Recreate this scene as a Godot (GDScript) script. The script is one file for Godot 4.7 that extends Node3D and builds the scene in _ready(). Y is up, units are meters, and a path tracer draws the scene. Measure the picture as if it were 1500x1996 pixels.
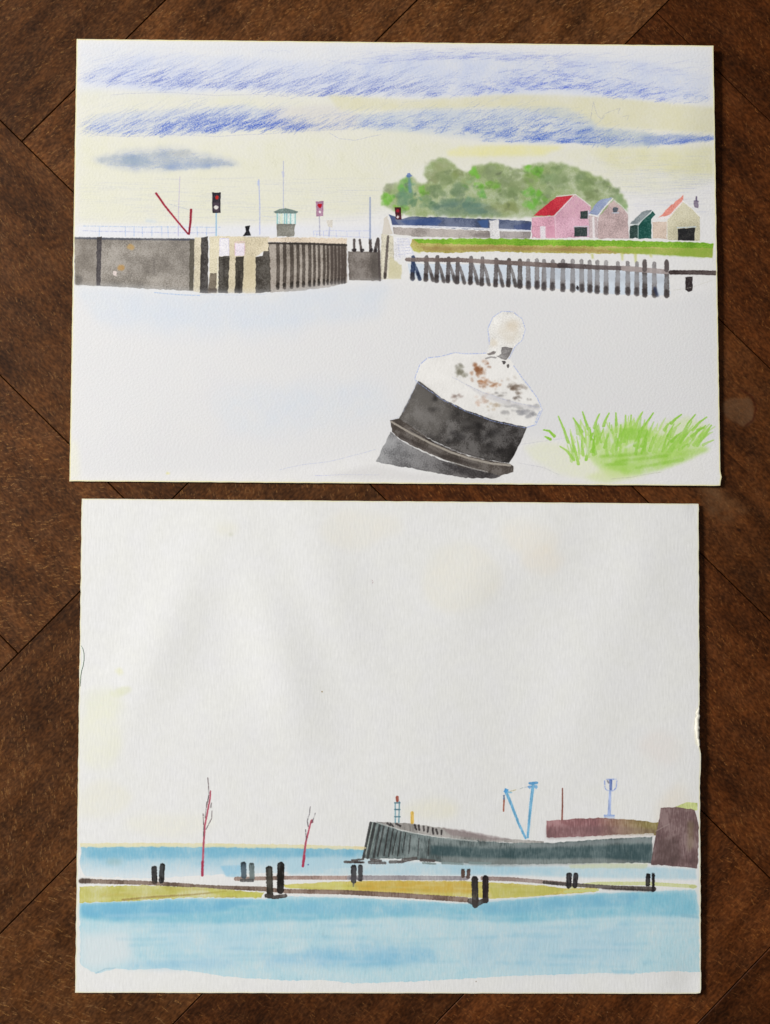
extends Node3D
# Two watercolour sheets lying on a dark basket-weave parquet, seen from straight above. 1 photo pixel is about 0.29 mm on the floor.

# ---------------------------------------------------------------- painter
# A canvas of float colours; watercolour washes, brush strokes and pencil marks are laid on it one over another.
var cw := 0
var ch := 0
var cr := PackedFloat32Array()
var cg := PackedFloat32Array()
var cb := PackedFloat32Array()
var quad := PackedVector2Array()
const NW := 1300
const NH := 1030
var n_mottle := PackedByteArray()
var n_cloud := PackedByteArray()
var n_fine := PackedByteArray()
var n_tooth := PackedByteArray()
var mk := PackedFloat32Array()
var mx := 0
var my := 0
var mw := 0
var mh := 0
var rng := RandomNumberGenerator.new()
var jit := FastNoiseLite.new()


func noise_bytes(seed_: int, freq: float, octaves: int, w: int, h: int, sx := 1.0, sy := 1.0) -> PackedByteArray:
	var n := FastNoiseLite.new()
	n.seed = seed_
	n.noise_type = FastNoiseLite.TYPE_SIMPLEX_SMOOTH
	n.frequency = freq
	n.fractal_octaves = octaves
	var im := n.get_image(int(w / sx) + 1, int(h / sy) + 1, false, false, true)
	if sx != 1.0 or sy != 1.0:
		im.resize(w, h, Image.INTERPOLATE_CUBIC)
	else:
		im.crop(w, h)
	im.convert(Image.FORMAT_L8)
	return im.get_data()


func new_canvas(w: int, h: int, base: Color) -> void:
	cw = w
	ch = h
	cr.resize(w * h)
	cg.resize(w * h)
	cb.resize(w * h)
	cr.fill(base.r)
	cg.fill(base.g)
	cb.fill(base.b)


func canvas_texture() -> ImageTexture:
	var b := PackedByteArray()
	b.resize(cw * ch * 3)
	var j := 0
	for i in cw * ch:
		b[j] = int(clampf(cr[i], 0, 1) * 255.0 + 0.5)
		b[j + 1] = int(clampf(cg[i], 0, 1) * 255.0 + 0.5)
		b[j + 2] = int(clampf(cb[i], 0, 1) * 255.0 + 0.5)
		j += 3
	return ImageTexture.create_from_image(Image.create_from_data(cw, ch, false, Image.FORMAT_RGB8, b))


func on_canvas(x: float, y: float) -> Vector2:
	var s := 0.5
	var t := 0.5
	for k in 3:
		var y0 := lerpf(quad[0].y, quad[1].y, s)
		t = (y - y0) / (lerpf(quad[3].y, quad[2].y, s) - y0)
		var x0 := lerpf(quad[0].x, quad[3].x, t)
		s = (x - x0) / (lerpf(quad[1].x, quad[2].x, t) - x0)
	return Vector2(s * cw, t * ch)


func points(flat: Array) -> PackedVector2Array:
	var p := PackedVector2Array()
	for i in range(0, flat.size(), 2):
		p.append(on_canvas(flat[i], flat[i + 1]))
	return p


func start_mask(lo: Vector2, hi: Vector2) -> bool:
	mx = maxi(0, int(lo.x))
	my = maxi(0, int(lo.y))
	mw = mini(cw, int(hi.x) + 1) - mx
	mh = mini(ch, int(hi.y) + 1) - my
	if mw <= 0 or mh <= 0:
		return false
	mk.resize(mw * mh)
	mk.fill(0.0)
	return true


func bounds(p: PackedVector2Array, pad: float) -> bool:
	var lo := p[0]
	var hi := p[0]
	for q in p:
		lo = lo.min(q)
		hi = hi.max(q)
	return start_mask(lo - Vector2(pad, pad), hi + Vector2(pad, pad))


func blurred(src: PackedFloat32Array, w: int, h: int, r: int) -> PackedFloat32Array:
	var tmp := PackedFloat32Array()
	tmp.resize(w * h)
	var out := PackedFloat32Array()
	out.resize(w * h)
	var inv := 1.0 / (2 * r + 1)
	for y in h:
		var o := y * w
		var acc := 0.0
		for x in range(-r, w):
			var a := x + r
			if a < w:
				acc += src[o + a]
			if x > r:
				acc -= src[o + x - r - 1]
			if x >= 0:
				tmp[o + x] = acc * inv
	for x in w:
		var acc := 0.0
		for y in range(-r, h):
			var a := y + r
			if a < h:
				acc += tmp[a * w + x]
			if y > r:
				acc -= tmp[(y - r - 1) * w + x]
			if y >= 0:
				out[y * w + x] = acc * inv
	return out


func rounded(p: PackedVector2Array) -> PackedVector2Array:
	var q := PackedVector2Array()
	for i in p.size():
		var a := p[i]
		var b := p[(i + 1) % p.size()]
		q.append(a.lerp(b, 0.25))
		q.append(a.lerp(b, 0.75))
	return q


# lay the mask down: mot = uneven pigment, gran = granulation in the paper's tooth, rim = the darker line where a wash dries, dry = a dry brush that skips the hollows
func lay(col: Color, a: float, o: Dictionary) -> void:
	var soft: float = o.get("soft", 0.0)
	if soft >= 1.0:
		mk = blurred(mk, mw, mh, int(soft))
		mk = blurred(mk, mw, mh, int(soft))
	var rim: float = o.get("rim", 0.22)
	var inner := blurred(mk, mw, mh, int(o.get("rim_w", 2))) if rim > 0.0 else mk
	var mot: float = o.get("mot", 0.3)
	var gran: float = o.get("gran", 0.45)
	var dry: float = o.get("dry", 0.0)
	var col2: Color = o.get("to", col)
	var fade: float = o.get("fade", 1.0)
	var g0 := Vector2.ZERO
	var gd := Vector2.ZERO
	if o.has("axis"):
		var ax: Array = o["axis"]
		g0 = on_canvas(ax[0], ax[1])
		gd = on_canvas(ax[2], ax[3]) - g0
		gd = gd / maxf(gd.length_squared(), 0.001)
	var off: int = o.get("shift", 0)
	var graded := gd != Vector2.ZERO
	for y in mh:
		var at := (my + y) * cw + mx
		var na := ((my + y + off * 7) % NH) * NW
		for x in mw:
			var m := mk[y * mw + x]
			if m < 0.004:
				continue
			var ni := na + (mx + x + off * 31) % NW
			var tooth := n_tooth[ni] / 255.0 - 0.5
			var pool := mot * (n_mottle[ni] * 1.3 + n_cloud[ni] * 0.7 - 255.0) / 255.0
			var k := a * m * (1.0 + pool * 0.75 + gran * 0.9 * tooth + gran * 0.5 * (n_fine[ni] / 255.0 - 0.5))
			if rim > 0.0:
				k += a * rim * m * (1.0 - inner[y * mw + x]) * 2.0
			if dry > 0.0:
				k *= clampf(0.5 + (tooth + 0.5 - dry) * 6.0, 0.0, 1.0)
			var cc := col
			if graded:
				var t := clampf((Vector2(mx + x, my + y) - g0).dot(gd), 0.0, 1.0)
				cc = col.lerp(col2, t)
				k *= lerpf(1.0, fade, t)
			if k <= 0.0:
				continue
			var over := 1.0
			if a > 0.88:
				over = 1.0 - 0.30 * pool - gran * 0.45 * tooth
				k = maxf(k, 0.84 * m)
			if k > 1.0:
				over -= minf(0.25, (k - 1.0) * 0.4)
				k = 1.0
			var i := at + x
			cr[i] += (cc.r * over - cr[i]) * k
			cg[i] += (cc.g * over - cg[i]) * k
			cb[i] += (cc.b * over - cb[i]) * k


func wash(flat: Array, col: Color, a := 0.9, o := {}) -> void:
	var p := points(flat)
	for k in int(o.get("round", 0)):
		p = rounded(p)
	var wob: float = o.get("wob", 1.0)
	var q := PackedVector2Array()
	for i in p.size():
		var b := p[(i + 1) % p.size()]
		var n := maxi(1, int(p[i].distance_to(b) / 5.0))
		for j in n:
			var v := p[i].lerp(b, float(j) / n)
			q.append(v + Vector2(jit.get_noise_2d(v.x * 7.0, v.y * 7.0), jit.get_noise_2d(v.x * 7.0 + 900.0, v.y * 7.0)) * wob * 2.0)
	if not bounds(q, 4.0 + 2.0 * float(o.get("soft", 0.0))):
		return
	var n := q.size()
	for y in mh:
		for sub in 2:
			var yy := my + y + 0.25 + 0.5 * sub
			var xs := PackedFloat32Array()
			var e := q[n - 1]
			for i in n:
				var f := q[i]
				if (e.y <= yy) != (f.y <= yy):
					xs.append(e.x + (yy - e.y) / (f.y - e.y) * (f.x - e.x) - mx)
				e = f
			xs.sort()
			for i in range(0, xs.size() - 1, 2):
				var xa := clampf(xs[i], 0, mw)
				var xb := clampf(xs[i + 1], 0, mw)
				var ia := int(xa)
				var ib := int(xb)
				var row := y * mw
				if ia == ib:
					if ia < mw:
						mk[row + ia] += 0.5 * (xb - xa)
					continue
				mk[row + ia] += 0.5 * (ia + 1 - xa)
				for x in range(ia + 1, ib):
					mk[row + x] += 0.5
				if ib < mw:
					mk[row + ib] += 0.5 * (xb - ib)
	lay(col, a, o)


func brush(flat: Array, w0: float, w1: float, col: Color, a := 0.9, o := {}) -> void:
	var p := points(flat)
	if not bounds(p, maxf(w0, w1) + 3.0 + 2.0 * float(o.get("soft", 0.0))):
		return
	var total := 0.001
	for i in p.size() - 1:
		total += p[i].distance_to(p[i + 1])
	var run := 0.0
	var wob: float = o.get("wob", 0.8)
	for i in p.size() - 1:
		var d := p[i + 1] - p[i]
		var l := maxf(d.length(), 0.001)
		var pad := maxf(w0, w1) * 0.5 + wob + 1.5
		for y in range(maxi(my, int(minf(p[i].y, p[i + 1].y) - pad)), mini(my + mh, int(maxf(p[i].y, p[i + 1].y) + pad) + 1)):
			for x in range(maxi(mx, int(minf(p[i].x, p[i + 1].x) - pad)), mini(mx + mw, int(maxf(p[i].x, p[i + 1].x) + pad) + 1)):
				var v := Vector2(x + 0.5, y + 0.5)
				var t := clampf((v - p[i]).dot(d) / (l * l), 0.0, 1.0)
				var dist := v.distance_to(p[i] + d * t)
				var r := 0.5 * lerpf(w0, w1, (run + t * l) / total) + wob * jit.get_noise_2d(v.x * 9.0, v.y * 9.0)
				var c := clampf(r - dist + 0.5, 0.0, 1.0)
				var m := (y - my) * mw + x - mx
				if c > mk[m]:
					mk[m] = c
		run += l
	lay(col, a, o)


func dab(x: float, y: float, rx: float, ry: float, col: Color, a := 0.6, o := {}) -> void:
	var flat := []
	var turn := rng.randf() * TAU
	for i in 9:
		var an := turn + TAU * i / 9.0
		var k := rng.randf_range(0.72, 1.2)
		flat.append_array([x + cos(an) * rx * k, y + sin(an) * ry * k])
	var given := {"round": 2, "wob": 1.0}
	given.merge(o, true)
	wash(flat, col, a, given)


# one thin pencil line between canvas points, broken by the tooth of the paper
func line_px(p: Vector2, q: Vector2, w: float, col: Color, a: float, bite := 1.0) -> void:
	var d := q - p
	var n := maxi(1, int(maxf(absf(d.x), absf(d.y))))
	var steep := absf(d.y) > absf(d.x)
	var slim := minf(absf(d.x), absf(d.y)) / maxf(maxf(absf(d.x), absf(d.y)), 0.001)
	var half := 0.5 * w * sqrt(1.0 + slim * slim) + 0.5
	var reach := int(ceil(half))
	for i in n + 1:
		var t := float(i) / n
		var v := p + d * t
		var fade := minf(1.0, minf(t, 1.0 - t) * 6.0 + 0.25)
		for k in range(-reach, reach + 1):
			var x := int(floor(v.x)) + (k if steep else 0)
			var y := int(floor(v.y)) + (0 if steep else k)
			if x < 0 or y < 0 or x >= cw or y >= ch:
				continue
			var dist := absf((x + 0.5 - v.x) if steep else (y + 0.5 - v.y))
			var c := clampf(half - dist, 0.0, 1.0)
			if c <= 0.0:
				continue
			var tooth := n_tooth[(y % NH) * NW + x % NW] / 255.0
			c *= a * fade * clampf(1.0 + bite * (tooth - 0.5) * 3.0, 0.0, 1.6)
			c = minf(c, 1.0)
			var j := y * cw + x
			cr[j] += (col.r - cr[j]) * c
			cg[j] += (col.g - cg[j]) * c
			cb[j] += (col.b - cb[j]) * c


func pencil(flat: Array, w: float, col: Color, a: float) -> void:
	var p := points(flat)
	for i in p.size() - 1:
		var n := maxi(1, int(p[i].distance_to(p[i + 1]) / 14.0))
		for j in n:
			var u := p[i].lerp(p[i + 1], float(j) / n)
			var v := p[i].lerp(p[i + 1], float(j + 1) / n)
			u += Vector2(jit.get_noise_2d(u.x * 3.0, u.y * 3.0), jit.get_noise_2d(u.y * 3.0, u.x * 3.0 + 50.0)) * 1.2
			v += Vector2(jit.get_noise_2d(v.x * 3.0, v.y * 3.0), jit.get_noise_2d(v.y * 3.0, v.x * 3.0 + 50.0)) * 1.2
			line_px(u, v, w, col, a, 0.8)


# coloured-pencil hatching inside an outline: slope in degrees, rising to the right
func hatch(flat: Array, count: int, length: float, slope: float, spread: float, col: Color, a: float, w := 1.1) -> void:
	var p := points(flat)
	var lo := p[0]
	var hi := p[0]
	for v in p:
		lo = lo.min(v)
		hi = hi.max(v)
	for i in count:
		var v := Vector2(rng.randf_range(lo.x, hi.x), rng.randf_range(lo.y, hi.y))
		if not Geometry2D.is_point_in_polygon(v, p):
			continue
		var an := deg_to_rad(slope + rng.randfn() * spread)
		var l := length * rng.randf_range(0.45, 1.2) * 0.5
		var d := Vector2(cos(an), -sin(an)) * l
		var bend := Vector2(d.y, -d.x) * rng.randf_range(-0.06, 0.06)
		var aa := a * 0.85 * rng.randf_range(0.3, 1.3)
		var cc := col.lerp(Color8(176, 188, 232), rng.randf_range(0.0, 0.55))
		line_px(v - d, v + bend, w, cc, aa, 0.8)
		line_px(v + bend, v + d, w, cc, aa, 0.8)


# a long cloud hatched in coloured pencil: keys are [x, y of the lower edge, height, density], dense along the lower edge, feathered above
func cloud_band(keys: Array, count: int, length: float, slope: float, spread: float, pale: Color, deep: Color, a: float) -> void:
	var x0: float = keys[0][0]
	var x1: float = keys[keys.size() - 1][0]
	for i in count:
		var x := rng.randf_range(x0, x1)
		var k := 0
		while k < keys.size() - 2 and keys[k + 1][0] < x:
			k += 1
		var t: float = (x - keys[k][0]) / (keys[k + 1][0] - keys[k][0])
		var yb := lerpf(keys[k][1], keys[k + 1][1], t)
		var hh := lerpf(keys[k][2], keys[k + 1][2], t)
		var dens := lerpf(keys[k][3], keys[k + 1][3], t)
		var up := absf(rng.randfn()) * 0.42 + rng.randf() * 0.12
		var v := on_canvas(x, yb - hh * up)
		var ni := (int(clampf(v.y * 2.6, 0, NH - 1))) * NW + int(clampf(v.x * 0.8, 0, NW - 1))
		var patch := clampf((n_cloud[ni] - 70) / 130.0, 0.0, 1.1)
		if up > 1.2 or rng.randf() > dens * (0.12 + patch * 1.0):
			continue
		var an := deg_to_rad(slope + rng.randfn() * spread)
		var l := length * rng.randf_range(0.4, 1.2) * 0.5 * (0.6 + 0.5 * minf(1.0, up))
		var d := Vector2(cos(an), -sin(an)) * l
		d.y = clampf(d.y, -hh * 0.5, hh * 0.5)
		var heavy := clampf(dens * (1.1 - up) * patch * 1.5 + rng.randfn() * 0.15, 0.0, 1.0)
		var c := pale.lerp(deep, heavy)
		var aa := a * 0.86 * rng.randf_range(0.35, 1.2) * (0.5 + 0.6 * heavy)
		var bend := Vector2(d.y, -d.x) * rng.randf_range(-0.08, 0.08)
		line_px(v - d, v + bend, 1.1, c, aa, 0.9)
		line_px(v + bend, v + d, 1.1, c, aa, 0.9)


func scribble(x0: float, y0: float, x1: float, y1: float, amp: float, waves: int, col: Color, a: float) -> void:
	var flat := []
	var n := waves * 8
	for i in n + 1:
		var t := float(i) / n
		var an := t * waves * TAU
		flat.append_array([lerpf(x0, x1, t) + cos(an) * amp * 1.3, lerpf(y0, y1, t) + sin(an) * amp * (0.6 + 0.5 * sin(t * 9.0))])
	pencil(flat, 0.9, col, a)


func paper_start(w: int, h: int, corners: PackedVector2Array, white: Color) -> void:
	quad = corners
	new_canvas(w, h, white)
	for y in h:
		for x in w:
			var ni := (y % NH) * NW + x % NW
			var k := 1.0 + (n_tooth[ni] - 127) * 0.00010 + (n_fine[ni] - 127) * 0.00006 + (n_cloud[ni] - 127) * 0.00008
			var i := y * w + x
			cr[i] *= k
			cg[i] *= k
			cb[i] *= k + (n_mottle[ni] - 127) * 0.00006


# cut edges of old paper have yellowed
func paper_edges(amount: float) -> void:
	for y in ch:
		for x in cw:
			var e := mini(mini(x, cw - 1 - x), mini(y, ch - 1 - y))
			if e > 9:
				if x < cw - 10 and x > 9 and y > 9 and y < ch - 10:
					continue
			var k := amount * (0.9 if e < 2 else 0.07 * (1.0 - e / 10.0)) * (0.6 + n_cloud[(y % NH) * NW + x % NW] / 300.0)
			k = clampf(k, 0.0, 1.0)
			var i := y * cw + x
			cr[i] += (0.93 - cr[i]) * k
			cg[i] += (0.90 - cg[i]) * k
			cb[i] += (0.72 - cb[i]) * k


# ---------------------------------------------------------------- objects
func tag(o: Node, label: String, category := "", group := "", kind := "") -> void:
	if label:
		o.set_meta("label", label)
	if category:
		o.set_meta("category", category)
	if group:
		o.set_meta("group", group)
	if kind:
		o.set_meta("kind", kind)


func obj(called: String, mesh: Mesh, m: Material, parent: Node = self) -> MeshInstance3D:
	var o := MeshInstance3D.new()
	o.name = called
	o.mesh = mesh
	o.material_override = m
	parent.add_child(o, true)
	return o


const CAM := Vector3(0, 0.697918, 0.0335)

# a place on the floor for a pixel of the measured photograph (1500 x 1996), h above the floor
func spot(x: float, y: float, h := 0.0) -> Vector3:
	var f := 998.0 / tan(deg_to_rad(22.5))
	var th := atan(0.048)
	var d := Vector3(1, 0, 0) * (x - 750.0) / f - Vector3(0, sin(th), -cos(th)) * (y - 998.0) / f + Vector3(0, -cos(th), -sin(th))
	return CAM + d * ((h - CAM.y) / d.y)


func bump(x: float, y: float, cx: float, cy: float, sx: float, sy: float, turn: float, amp: float) -> float:
	var v := Vector2(x - cx, y - cy).rotated(-deg_to_rad(turn))
	return 1.9 * amp * exp(-0.5 * (v.x * v.x / (sx * sx) + v.y * v.y / (sy * sy)))


# how high each sheet's upper face lies above the floor, in millimetres, at photo pixel x, y
func lift(which: int, s: float, t: float, x: float, y: float) -> float:
	var h := 1.0
	var out := smoothstep(0.60, 1.0, s)
	out *= out
	if which == 0:
		h += out * (lerpf(3.6, 2.3, smoothstep(0.0, 0.45, t)) - 1.4 * smoothstep(0.5, 1.0, t))
		h += 0.35 * smoothstep(0.9, 1.0, t) * smoothstep(0.1, 0.4, s)
		h += bump(x, y, 1340, 250, 34, 70, 10, 0.35) + bump(x, y, 1290, 500, 90, 60, 0, 0.25) + bump(x, y, 520, 700, 220, 120, 20, 0.3)
		h += bump(x, y, 1010, 700, 260, 120, -20, 0.3) + bump(x, y, 240, 860, 90, 60, 0, 0.2)
	else:
		h += out * (1.7 + 1.6 * exp(-pow((t - 0.52) / 0.3, 2.0)))
		h += 0.3 * smoothstep(0.92, 1.0, t)
		h += bump(x, y, 318, 1240, 42, 150, 26, 0.62) + bump(x, y, 520, 1210, 46, 130, -14, 0.5) + bump(x, y, 566, 1330, 44, 110, -14, 0.62)
		h += bump(x, y, 640, 1150, 42, 120, -20, 0.62) + bump(x, y, 930, 1140, 46, 70, 40, 0.5) + bump(x, y, 1060, 1060, 50, 70, 10, 0.45)
		h += bump(x, y, 1175, 1240, 60, 120, 25, 0.4) + bump(x, y, 1130, 1420, 60, 90, 20, 0.45) + bump(x, y, 440, 1420, 120, 60, 0, 0.4)
		h += bump(x, y, 820, 1400, 120, 110, 20, 0.4) + bump(x, y, 1250, 1110, 40, 60, 0, 0.3) + bump(x, y, 700, 1560, 200, 60, 0, 0.3)
		h += bump(x, y, 1345, 1915, 26, 26, 0, -0.5) + bump(x, y, 1356, 990, 8, 14, 0, -0.3)
	return h


# a thin closed sheet: upper face, under face and the cut edge
func sheet(called: String, which: int, px: PackedVector2Array, m: Material) -> MeshInstance3D:
	var nx := 120
	var ny := 100
	var st := SurfaceTool.new()
	st.begin(Mesh.PRIMITIVE_TRIANGLES)
	var vs := PackedVector3Array()
	var us := PackedVector2Array()
	var centre := spot(0.25 * (px[0].x + px[1].x + px[2].x + px[3].x), 0.25 * (px[0].y + px[1].y + px[2].y + px[3].y))
	for side in 2:
		st.set_smooth_group(side)
		for j in ny + 1:
			for i in nx + 1:
				var s := float(i) / nx
				var t := float(j) / ny
				var p := px[0].lerp(px[1], s).lerp(px[3].lerp(px[2], s), t)
				if i == 0 or i == nx:
					p.x += jit.get_noise_2d(p.y * 2.2, 300.0 * which + i) * (1.1 if which == 1 else 0.6)
					if which == 1 and i == nx:
						p.x += 2.2 * smoothstep(1462, 1470, p.y) * (1.0 - smoothstep(1486, 1520, p.y)) - 2.4 * smoothstep(1372, 1392, p.y) * (1.0 - smoothstep(1440, 1456, p.y))
				if which == 0 and i == nx:
					p.x += 2.6 * exp(-pow((p.y - 928.0) / 5.0, 2.0))
				if j == 0 or j == ny:
					p.y += jit.get_noise_2d(p.x * 1.4, 700.0 * which + j) * 0.5
				if which == 0 and i == nx and j == ny:
					p += Vector2(-0.8, -0.6)
				if which == 1 and i == nx and j == ny:
					p += Vector2(-1.6, -1.6)
				var h := lift(which, s, t, p.x, p.y) * 0.001
				var at := spot(p.x, p.y, h) - centre
				at.y = h - (0.00045 if side == 1 else 0.0)
				st.set_uv(Vector2(s, t))
				st.add_vertex(at)
				vs.append(at)
				us.append(Vector2(s, t))
	var lower := (nx + 1) * (ny + 1)
	for j in ny:
		for i in nx:
			var a := j * (nx + 1) + i
			var b := a + 1
			var c := a + nx + 1
			var d := c + 1
			for k in [a, b, d, a, d, c]:
				st.add_index(k)
			for k in [a, d, b, a, c, d]:
				st.add_index(lower + k)
	st.generate_normals()
	var mesh := st.commit()
	# the cut edge, with its own hard normals
	var rim := SurfaceTool.new()
	rim.begin(Mesh.PRIMITIVE_TRIANGLES)
	var loop := PackedInt32Array()
	for i in nx:
		loop.append(i)
	for j in ny:
		loop.append(j * (nx + 1) + nx)
	for i in nx:
		loop.append(ny * (nx + 1) + nx - i)
	for j in ny:
		loop.append((ny - j) * (nx + 1))
	for k in loop.size():
		var a := loop[k]
		var b := loop[(k + 1) % loop.size()]
		for v in [a, b + lower, b, a, a + lower, b + lower]:
			rim.set_uv(us[v])
			rim.add_vertex(vs[v])
	rim.generate_normals()
	rim.commit(mesh)
	var o := MeshInstance3D.new()
	o.name = called
	o.mesh = mesh
	o.set_surface_override_material(0, m)
	o.set_surface_override_material(1, m)
	add_child(o, true)
	o.position = centre
	return o


func plain(c: Color, rough := 0.9) -> StandardMaterial3D:
	var m := StandardMaterial3D.new()
	m.albedo_color = c
	m.roughness = rough
	m.metallic_specular = 0.3
	return m


# a tube through points
func tube(path: PackedVector3Array, r: float, sides := 6) -> ArrayMesh:
	var st := SurfaceTool.new()
	st.begin(Mesh.PRIMITIVE_TRIANGLES)
	for i in path.size():
		var d := (path[mini(i + 1, path.size() - 1)] - path[maxi(i - 1, 0)]).normalized()
		var a := d.cross(Vector3.UP).normalized()
		var b := a.cross(d).normalized()
		var rr := r * (0.55 if i == 0 or i == path.size() - 1 else 1.0)
		for k in sides:
			var an := TAU * k / sides
			st.add_vertex(path[i] + (a * cos(an) + b * sin(an)) * rr)
	for i in path.size() - 1:
		for k in sides:
			var k2 := (k + 1) % sides
			for v in [i * sides + k, i * sides + k2, (i + 1) * sides + k2, i * sides + k, (i + 1) * sides + k2, (i + 1) * sides + k]:
				st.add_index(v)
	for e in [0, path.size() - 1]:
		for k in range(1, sides - 1):
			for v in ([0, k + 1, k] if e == 0 else [0, k, k + 1]):
				st.add_index(e * sides + v)
	st.generate_normals()
	return st.commit()


# ---------------------------------------------------------------- wood
# stained oak: long soft bands, short dark pores along the grain (u), pale ray flecks across it at an angle
func wood_texture(seed_: int, fleck: float, fleck_spread: float, flecks: int, fleck_len: float, fleck_a: float, stained := false) -> ImageTexture:
	var n := 1024
	new_canvas(n, n, Color.BLACK)
	rng.seed = seed_
	var bands := noise_bytes(seed_ + 1, 0.022, 4, n, n, 7.0, 1.0)
	var blot := noise_bytes(seed_ + 2, 0.006, 4, n, n)
	var grit := noise_bytes(seed_ + 3, 0.16, 3, n, n, 2.0, 1.0)
	var fuzz := noise_bytes(seed_ + 4, 0.05, 4, n, n)
	for i in n * n:
		var v := (bands[i] - 127) * 0.0020 + (blot[i] - 127) * 0.0017 + (grit[i] - 127) * 0.0030 + (fuzz[i] - 127) * 0.0014
		var k := clampf(0.5 + v, 0.0, 1.0)
		var warm := (blot[(i * 3) % (n * n)] - 127) * 0.0001
		cr[i] = lerpf(0.195, 0.465, k) + warm
		cg[i] = lerpf(0.108, 0.290, k)
		cb[i] = lerpf(0.046, 0.156, k) - warm
	for i in 7000:
		var p := Vector2(rng.randf() * n, rng.randf() * n)
		var l := rng.randf_range(3.0, 16.0)
		var an := rng.randfn() * 0.08
		line_px(p, p + Vector2(cos(an), sin(an)) * l, rng.randf_range(0.5, 1.3), Color8(46, 28, 17), rng.randf_range(0.15, 0.5), 1.0)
	for i in flecks:
		var p := Vector2(rng.randf() * n, rng.randf() * n)
		var dense := blot[int(p.y) * n + int(p.x)] / 255.0
		if rng.randf() > dense * 1.7:
			continue
		var an := deg_to_rad(fleck + rng.randfn() * fleck_spread)
		var d := Vector2(cos(an), sin(an)) * fleck_len * rng.randf_range(0.4, 1.5)
		var c := Color8(160, 114, 62).lerp(Color8(122, 88, 58), rng.randf())
		var w := rng.randf_range(0.8, 2.2)
		line_px(p, p + d, w, c, fleck_a * rng.randf_range(0.3, 1.2), 1.0)
	for i in 420:
		var p := Vector2(rng.randf() * n, rng.randf() * n)
		var an := rng.randf() * TAU
		line_px(p, p + Vector2(cos(an), sin(an)) * rng.randf_range(8.0, 60.0), 0.7, Color8(160, 128, 100), rng.randf_range(0.08, 0.36), 1.0)
	for i in 90:
		var p := Vector2(rng.randf() * n, rng.randf() * n)
		var d := Vector2(rng.randf_range(-3, 3), rng.randf_range(-3, 3))
		line_px(p, p + d, rng.randf_range(1.5, 4.0), Color8(30, 18, 13), rng.randf_range(0.4, 0.9), 0.6)
	for i in 70:
		var p := Vector2(rng.randf() * n, rng.randf() * n)
		line_px(p, p + Vector2(rng.randf_range(-3, 3), rng.randf_range(-2, 2)), 1.2, Color8(190, 165, 135), rng.randf_range(0.3, 0.8), 0.6)
	if stained:
		quad = PackedVector2Array([Vector2(0, 0), Vector2(n, 0), Vector2(n, n), Vector2(0, n)])
		dab(626, 949, 33, 31, Color8(118, 98, 80), 0.5, {"rim": 0.0, "soft": 2, "mot": 0.5})
		brush([600, 918, 622, 912, 646, 922, 658, 944, 655, 962], 2.2, 3.0, Color8(62, 24, 12), 0.55, {"soft": 1})
		dab(716, 86, 46, 28, Color8(124, 102, 80), 0.42, {"rim": 0.0, "soft": 6, "mot": 1.4, "gran": 0.6})
		dab(752, 60, 24, 12, Color8(132, 102, 74), 0.3, {"rim": 0.0, "soft": 4, "mot": 1.4})
		dab(786, 92, 5, 4, Color8(30, 16, 12), 0.7, {"rim": 0.0, "soft": 1})
	return canvas_texture()


func plank_mesh(l: float, w: float) -> ArrayMesh:
	# top at y = 0, edges chamfered 0.35 mm; uv runs along the plank, 0.3 m to a repeat
	var st := SurfaceTool.new()
	st.begin(Mesh.PRIMITIVE_TRIANGLES)
	st.set_smooth_group(-1)
	var c := 0.00030
	var rings := [[l * 0.5 - c, w * 0.5 - c, 0.0], [l * 0.5, w * 0.5, -c], [l * 0.5, w * 0.5, -0.014]]
	var ring := func(r: Array) -> Array:
		return [Vector3(-r[0], r[2], -r[1]), Vector3(r[0], r[2], -r[1]), Vector3(r[0], r[2], r[1]), Vector3(-r[0], r[2], r[1])]
	var quads := []
	var r0: Array = ring.call(rings[0])
	quads.append([r0[0], r0[1], r0[2], r0[3]])
	for k in 2:
		var a: Array = ring.call(rings[k])
		var b: Array = ring.call(rings[k + 1])
		for i in 4:
			var j := (i + 1) % 4
			quads.append([a[i], b[i], b[j], a[j]])
	var r2: Array = ring.call(rings[2])
	quads.append([r2[3], r2[2], r2[1], r2[0]])
	for q in quads:
		for v in [q[0], q[1], q[2], q[0], q[2], q[3]]:
			st.set_uv(Vector2(v.x, v.z - v.y * 0.5) / 0.3)
			st.add_vertex(v)
	st.generate_normals()
	return st.commit()


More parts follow.
